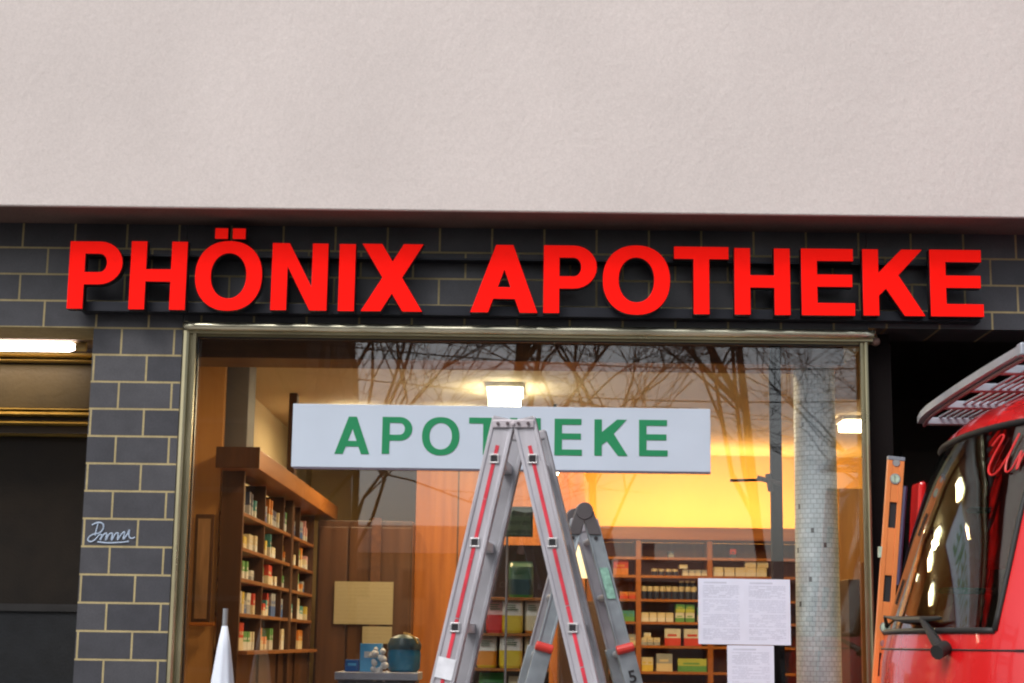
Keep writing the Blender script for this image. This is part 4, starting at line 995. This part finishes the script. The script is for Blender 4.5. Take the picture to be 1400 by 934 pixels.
def pouch(px0, px1, tier, hpx, cA, cB, cC, lab, Yo=0, grp=None):
    a, b = TX(px0), TX(px1); h_ = hpx/262.; z = tz[tier]; cx_ = (a+b)/2; w_ = (b-a)/2; vs = []; fs = []; ms = []
    lev = [(0,.9,.045),(.08,1,.05),(.5,1,.048),(.85,.97,.03),(.95,.93,.008),(1,.93,.004)]
    for t, fx_, dp in lev:
        for k in range(16):
            an = 2*math.pi*k/16; c_, s__ = math.cos(an), math.sin(an)
            vs.append((cx_+w_*fx_*math.copysign(abs(c_)**.5,c_), YT+.07+Yo+dp*math.copysign(abs(s__)**.7,s__), z+.001+h_*t))
    mb = MB()
    for i in range(5):
        mb.add([vs[i*16+k] for k in range(16)]+[vs[(i+1)*16+k] for k in range(16)], [(k,(k+1)%16,16+(k+1)%16,16+k) for k in range(16)], (0 if i < 1 else 1 if i < 2 else 2 if i < 4 else 2))
    mb.add(vs[:16], [tuple(range(16))[::-1]], 0); mb.add(vs[-16:], [tuple(range(16))], 2)
    mb.lathe([(.0,0)], (0,0,0)) if False else None
    o = mb.build('product_pouch', [mat('foil_'+cA, PC[cA], .3), mat('foil_'+cB, PC[cB], .3), mat('foil_'+cC, PC[cC], .3)], loc=(cx_,YT+.07,z), smooth=50)
    lb_ = MB(); yf_ = YT+.07+Yo-.0515
    for q_ in range(3): lb_.box((cx_-w_*.62,yf_,z+h_*(.66+.06*q_)),(cx_+w_*random.uniform(.2,.6),yf_+.003,z+h_*(.66+.06*q_)+h_*.025))
    lb_.build('print_lines', mat('pouch_ink', (.05,.14,.06), .5), o)
    ov = MB().tube([(cx_+w_*.3,yf_+.001,z+h_*.30),(cx_+w_*.3,yf_+.004,z+h_*.30)], w_*.42, 18); ov.build('emblem', mat('pouch_emblem_'+cB, PC[cB], .35), o)
    return tag(o, lab, 'pouch', grp)
G_ = 'pouches on the display tower'
pouch(694,729,3,48,'green','navy','teal','dark green pouch on the top tier under the green sign',grp=G_)
pouch(664,690,2,47,'red','red','pink','red pouch on the middle tier by the striped ladder leg',grp=G_)
pouch(686,715,2,46,'yellow','yellow','white','white and yellow pouch in the centre of the middle tier',Yo=-.03,grp=G_)
pouch(717,741,2,46,'orange','cream','white','white and orange pouch right in the middle tier',grp=G_)
pouch(652,680,1,44,'yellow','orange','white','white pouch with yellow foot left on the lower tier',grp=G_)
pouch(683,715,1,46,'yellow','yellow','white','white pouch with yellow foot centre on the lower tier',Yo=-.03,grp=G_)
pouch(717,746,1,44,'yellow','orange','cream','cream pouch with yellow foot right on the lower tier',grp=G_)
pouch(655,692,0,60,'yellowgreen','green','green','bright green pouch on the bottom tier',grp=G_)
pouch(695,735,0,56,'green','navy','cream','dark green and cream pouch on the bottom tier',grp=G_)
SGN = root('display_sign', (TX(692), YT-.06, ZF), 'dull green sign on a thin stalk above the display tower', 'sign')
MB().tube([(TX(692),YT-.06,ZF+.01),(TX(692),YT-.06,TZ(730))], .006, 8).build('stalk', alu_i, SGN)
MB().lathe([(.10,0),(.10,.01),(.02,.02)], (TX(692),YT-.06,ZF)).build('foot', alu_i, SGN)
MB().box((TX(683),YT-.075,TZ(735)),(TX(727),YT-.06,TZ(694))).build('sign_frame', mat('dark_green_frame', (.02,.06,.03), .4), SGN, bevel=.002)
MB().box((TX(686),YT-.079,TZ(732)),(TX(724),YT-.0755,TZ(697))).build('sign_face', printed('green_sign_face', (.11,.17,.09), (.02,.05,.02), rows=14, amount=.8), SGN)

# table lamp with a cream shade, on a low cabinet
YLm = 9.6
LX = lambda px: at(px, 770, YLm).x
LZ = lambda py: at(795, py, YLm).z
CA2 = root('low_cabinet', (LX(795), YLm+.2, ZF), 'brown low cabinet between the legs of the folding ladder', 'cabinet')
MB().box((LX(765),YLm-.05,ZF),(LX(832),YLm+.4,LZ(822))).build('carcass', wood('tan_wood', (.16,.085,.04), (.11,.055,.025)), CA2, bevel=.006)
MB().box((LX(768),YLm-.07,ZF+.1),(LX(797),YLm-.051,LZ(828))).build('door', wood('tan_wood', (.16,.085,.04), (.11,.055,.025)), CA2, bevel=.004)
MB().box((LX(800),YLm-.07,ZF+.1),(LX(829),YLm-.051,LZ(828))).build('door', wood('tan_wood', (.16,.085,.04), (.11,.055,.025)), CA2, bevel=.004)
def lampobj(px, py0, py1, label):
    x = LX(px); r0 = (LX(px+13)-LX(px-13))/2; zt_, zb_ = LZ(py0), LZ(py1); yb = YLm+.15
    T = root('table_lamp', (x, yb, LZ(822)+.001), label, 'lamp')
    MB().lathe([(r0*.35,zt_),(r0*.62,zt_-(zt_-zb_)*.35),(r0*.85,zt_-(zt_-zb_)*.7),(r0,zb_)], (x,yb,0), 24).build('lamp_shade', emit('lit_shade', (1,.74,.36), .75), T, smooth=40)
    MB().lathe([(r0*.6,LZ(822)+.002),(r0*.6,LZ(822)+.02),(.012,LZ(822)+.04),(.010,zb_)], (x,yb,0), 16).build('lamp_base', brass_d, T, smooth=40)
    return T
lampobj(794, 744, 789, 'small table lamp with a lit cream shade between the folding ladder legs')
T_ = lampobj(748, 776, 800, 'smaller cream lamp half hidden behind the striped ladder'); 

# right-hand part of the shop, seen past the column: wall, dark cabinet
XQ = at(1150, 800, 11.5).x
slab('room_divider', 1146, 1330, 0, 0, 13.6, wood('amber_divider', (.30,.15,.05), (.22,.10,.035)), .08, 'amber wood wall panel right of the mosaic column', 'panel', ztop=at(1160,668,13.6).z, zbot=ZF)
slab('tall_cabinet', 1157, 1173, 0, 0, 10.2, mat('dark_red_wood', (.035,.018,.012), .5), .3, 'slim dark brown cabinet right of the mosaic column', 'cabinet', ztop=at(1165,792,10.2).z, zbot=ZF)
slab('folding_screen', 1174, 1199, 0, 0, 9.9, wood('rust_wood', (.22,.085,.03), (.15,.055,.02)), .04, 'rust brown wooden screen beside the right window frame', 'screen', ztop=at(1165,768,9.9).z, zbot=ZF)

# ------------------------------------------------------------------ lamps
def area(name, loc, size, sy, energy, col, rot=(0,0,0), parent=None):
    l = bpy.data.lights.new(name, 'AREA'); l.shape = 'RECTANGLE'; l.size = size; l.size_y = sy; l.energy = energy; l.color = col
    o = bpy.data.objects.new(name, l); C.objects.link(o); o.location = loc; o.rotation_euler = rot
    if parent: o.parent = parent; o.location = Vector(loc)-WL[parent.name]
    return o
WARM = (1,.62,.24)
def ceiling_lamp(px0, px1, py, Y, dep, label, warm, e, grp=None, hh=.09, mate='lamp_white'):
    a, b = at(px0, py, Y).x, at(px1, py, Y).x; z = ZI
    T = root('ceiling_lamp', ((a+b)/2, Y+dep/2, z), label, 'lamp', grp)
    MB().box((a-.02,Y-.02,z-.03),(b+.02,Y+dep+.02,z-.001)).build('housing', wht, T, bevel=.004)
    MB().box((a,Y,z-hh),(b,Y+dep,z-.031)).build('diffuser', emit(mate, warm, 9), T, bevel=.008)
    area('lamp_light', ((a+b)/2, Y+dep/2, z-hh-.01), b-a, dep, e, warm, parent=T); return T
ceiling_lamp(668,712,535,11.0,.55,'glaring white lamp on the shop ceiling above the white board',(1,.86,.55),26, hh=.16)
ceiling_lamp(1144,1215,560,10.1,.22,'upper of two bright lamps seen right of the mosaic column',(1,.80,.42),12,'strip lamps right of the column')
ceiling_lamp(1157,1215,620,12.4,.30,'lower of two bright lamps seen right of the mosaic column',(1,.72,.38),8,'strip lamps right of the column', mate='lamp_warm')
ceiling_lamp(420,480,640,13.9,.2,'small lamp low over the back left corner of the shop',(1,.8,.45),8) if False else None
ceiling_lamp(520,600,480,8.75,.3,'added left ceiling lamp hidden behind the brown bulkhead over the window',(1,.62,.28),17,'added ceiling lamps behind the bulkhead')  # added, out of view: brightens the left wall panel and packets
ceiling_lamp(760,840,480,9.1,.3,'added right ceiling lamp hidden behind the brown bulkhead over the window',(1,.70,.36),10,'added ceiling lamps behind the bulkhead')  # second added fill lamp, out of view
ceiling_lamp(455,510,560,12.2,.3,'added left ceiling lamp in the back of the shop, hidden behind the white board',(1,.74,.42),5,'added ceiling lamps behind the board')  # added unseen lamp, brightens the pale wall below the board
ceiling_lamp(596,650,560,12.2,.3,'added right ceiling lamp in the back of the shop, hidden behind the white board',(1,.64,.26),9,'added ceiling lamps behind the board')  # added unseen lamp, also brightens the wood partition
ceiling_lamp(822,905,560,12.7,.3,'added ceiling lamp in front of the back shelves, hidden behind the white board',(1,.66,.26),26,'added ceiling lamps behind the board')  # added unseen lamp to brighten the back shelves
# little spot below the board
SP_ = at(758, 646, 12.0)
T = root('spot_lamp', (SP_.x, 12.0, ZI), 'tiny bright spot lamp just under the white board', 'lamp')
MB().tube([(SP_.x,12.0,ZI-.001),(SP_.x,12.0,SP_.z+.03)], .012, 8).build('stem', plast, T)
MB().lathe([(.025,-.02),(.035,.0),(.03,.03)], (SP_.x,12.0,SP_.z)).build('bulb', emit('lamp_white', (1,.86,.55), 9), T)
# cove strip behind the cornice of the back shelves
CV = root('cove_light', ((KX(802)+KX(1170))/2, YK+.3, KZ(737)), 'hidden yellow strip light along the top of the back shelves', 'lamp')
MB().box((KX(812),YK+.30,KZ(737)+.002),(KX(1165),YK+.33,KZ(737)+.03)).build('tube', emit('cove_tube', (1,.60,.18), 6), CV)
area('cove_glow', ((KX(812)+KX(1165))/2, YK+.31, KZ(737)+.04), KX(1165)-KX(812), .06, 22, (1,.53,.13), rot=(R(180-12),0,0), parent=CV)
for x_, tx_, lab in ((-.62,-.62,'added small display spot above the blue cartons, hidden behind the window head'),(-.02,-.10,'added small display spot above the coloured pouches, hidden behind the window head')):  # added unseen spots that brighten the pouches and counter things
    y_, z_ = 7.745, Z_FT+.05
    T = root('added_display_spot', (x_, y_, z_+.06), lab, 'lamp', 'added display spots inside the window head')
    MB().box((x_-.05,y_-.03,z_+.03),(x_+.05,y_+.03,z_+.06)).build('bracket', plast, T)
    dv = (Vector((tx_,8.6,1.75))-Vector((x_,y_,z_))).normalized()
    MB().tube([Vector((x_,y_,z_+.03)), Vector((x_,y_,z_+.03))+dv*.05], [.03,.035], 14).build('spot_head', wht, T)
    l_ = bpy.data.lights.new('spot_light', 'SPOT'); l_.energy = 380; l_.spot_size = R(38); l_.spot_blend = .7; l_.shadow_soft_size = .03; l_.color = (1,.86,.66)
    o_ = bpy.data.objects.new('spot_light', l_); C.objects.link(o_); o_.parent = T; o_.location = Vector((x_,y_,z_+.03))+dv*.06-WL[T.name]; o_.rotation_euler = (-dv).to_track_quat('Z','Y').to_euler()
# recess tube lamp on the left
RLp = at(60, 474, YW+.55)
RL_ = root('tube_lamp', (at(60,474,YW+.55).x, YW+.55, Z_LIN+.03), 'glowing fluorescent tube under the ceiling of the left recess', 'lamp')
xe = at(104, 475, YW+.55).x
MB().tube([(xe-1.5,YW+.55,RLp.z),(xe-.03,YW+.55,RLp.z),(xe,YW+.55,RLp.z)], [.024,.024,.012], 16).build('tube', emit('tube_glow', (1,.80,.72), 9), RL_, smooth=True)
MB().tube([(xe,YW+.55,RLp.z),(xe+.05,YW+.55,RLp.z)], .022, 12).tube([(xe-1.55,YW+.55,RLp.z),(xe-1.501,YW+.55,RLp.z)], .022, 12).build('socket', mat('yellowed_plastic', (.45,.36,.16), .5), RL_)
MB().box((xe-1.55,YW+.535,RLp.z+.03),(xe+.05,YW+.565,Z_LIN+.029)).build('housing', mat('lamp_housing', (.12,.09,.05), .6), RL_)
area('tube_light', (xe-.75,YW+.55,RLp.z-.03), 1.4, .03, 4, (1,.68,.32), parent=RL_)

# ------------------------------------------------------------------ across the street (mirrored in the glass)
bark = mat('bark', (.060,.045,.032), .9, var=.3, scale=12, bump=.4)
def tree(x, y, h, seed, label, lean=0):
    rnd = random.Random(seed); T = root('bare_tree', (x,y,0), label, 'tree', 'bare trees across the street')
    tk = MB(); br = MB()
    def grow(p, d, L, r, lev):
        n = 4 if lev < 3 else 3; pts = [p]; rad = [r]
        for i in range(n):
            sg = .13 if lev else .035; d = (d + Vector((rnd.gauss(0,sg), rnd.gauss(0,sg), rnd.gauss(.03,sg*.7)))).normalized(); p = p + d*L/n; pts.append(p); rad.append(r*(1-.5*(i+1)/n))
        (tk if lev == 0 else br).tube(pts, rad, 8 if lev == 0 else (5 if lev < 3 else 3))
        if lev >= 5: return
        k = (7, 4, 4, 4, 3)[lev]
        for j in range(k):
            t = .45+.55*(j+1)/k if lev else .35+.65*(j+1)/k
            q = pts[min(n, max(1, int(round(t*n))))]
            a = rnd.uniform(0, 2*math.pi); sp_ = rnd.uniform(.45,.85)
            nd = (d*math.cos(sp_) + (d.orthogonal().normalized()*math.cos(a)+d.cross(d.orthogonal()).normalized()*math.sin(a))*math.sin(sp_)); nd.z += .12
            grow(q, nd.normalized(), L*(rnd.uniform(.6,.8) if lev else rnd.uniform(.4,.55)), max(.007, r*.55*rnd.uniform(.7,1.0)), lev+1)
    grow(Vector((x,y,-.1)), Vector((lean,0,1)).normalized(), h*.58, h*.0085, 0)
    tk.build('trunk', bark, T, smooth=True); br.build('branches', bark, T)
tree(-.4,-11.5,14,3,'tallest bare tree across the street, opposite the ladders')
tree(4.15,-12.5,13,5,'leafless tree across the street with a wide crown',0)
tree(6.3,-10.5,13,8,'leafless tree across the street opposite the mosaic column',-.1)
tree(-2.9,-13.5,11,11,'leaning bare tree beside the brown block across the street',.05)
tree(-4.0,-14.6,12,31,'added bare tree right at the corner of the brown house')  # added to soften the brown house's mirrored edge
tree(1.5,-22,12,14,'distant bare tree far behind the others')
tree(8.6,-20,12,17,'distant bare tree at the street corner')
tree(10.8,-11.5,11,21,'bare tree furthest along the street opposite the van')
def house(x0, x1, y, dep, h, wallm, roofm, label, storeys=3, gable=False):
    T = root('house', ((x0+x1)/2, y, 0), label, 'house')
    MB().box((x0,y-dep,-.1),(x1,y,h)).build('wall', wallm, T)
    rf_ = MB().extr([(-.3,0),(dep/2,h*.28),(dep+.3,0)], (x0-.2,y,h+.002), (x1+.2,y,h+.002), (0,-1,0), (0,0,1)).build('roof', roofm, T)
    MB().box((x0+1,y-dep*.5-.3,h+.3),(x0+1.6,y-dep*.5+.3,h*1.28+.8)).build('chimney', wallm, rf_)
    n = max(2, int((x1-x0)/2.4)); wm = mat('dark_window', (.03,.035,.04), .1)
    for k in range(n):
        cx_ = x0+(x1-x0)*(k+.5)/n
        for s in range(storeys):
            zz_ = 1.0+s*(h-.6)/storeys
            f_ = MB().box((cx_-.6,y+.001,zz_),(cx_+.6,y+.04,zz_+1.4)).build('window', mat('window_grey', (.12,.11,.10), .5), T)
            MB().box((cx_-.5,y+.041,zz_+.1),(cx_+.5,y+.05,zz_+1.3)).build('pane', wm, f_)
brn = mat('brown_render', (.13,.085,.055), .9, scale=2); rr1 = mat('red_roof_tiles', (.20,.08,.05), .8, scale=5)
house(-16,-4.15,-16,9,10.5,brn,rr1,'tall brown rendered house across the street on the left')
house(-14,4,-62,9,5.6,mat('ochre_render', (.34,.26,.17), .9),rr1,'long ochre house far down the side street',2)
house(5,16,-66,9,4.6,mat('grey_render', (.28,.27,.26), .9),rr1,'low grey house at the end of the side street',2)
house(17,34,-30,9,8,mat('sand_render', (.36,.30,.22), .9),rr1,'sandy coloured house across the street on the right',3)
# lamp slung on a cable between two poles
for x, lab in ((-7.5,'steel mast carrying the street cable beside the brown house'),(13.5,'steel mast carrying the street cable at the far corner')):
    tag(MB().lathe([(.11,0),(.09,3),(.06,7.0),(.03,7.05)], (0,0,0), 14).build('cable_mast', mat('mast_grey', (.2,.21,.21), .5, metal=.4), local=True, smooth=40), lab, 'mast').location = (x,-9.6,-.001)
cbl = MB()
for zz_, sag in ((6.6,.9),(6.2,1.0)):
    cbl.tube([(-7.5+21*k/24,-9.6,zz_-sag*(1-(2*k/24-1)**2)) for k in range(25)], .012, 5)
tag(cbl.build('street_cable', plast, loc=(3,-9.6,5.6)), 'pair of sagging cables slung across between two street masts', 'cable')
LP_ = root('hanging_street_lamp', (1.6,-9.6,4.9), 'grey street lamp hanging from the sagging cables', 'street lamp')
MB().lathe([(.26,0),(.24,.06),(.12,.16),(.05,.22)], (1.6,-9.6,4.9), 20).build('lamp_housing', mat('lamp_grey', (.25,.28,.32), .4), LP_, smooth=40)
MB().tube([(1.6,-9.6,5.1),(1.6,-9.6,5.35)], .015, 6).build('hanger', plast, LP_)
print("RACKZ", zr, zr_n, XF1, XP0)
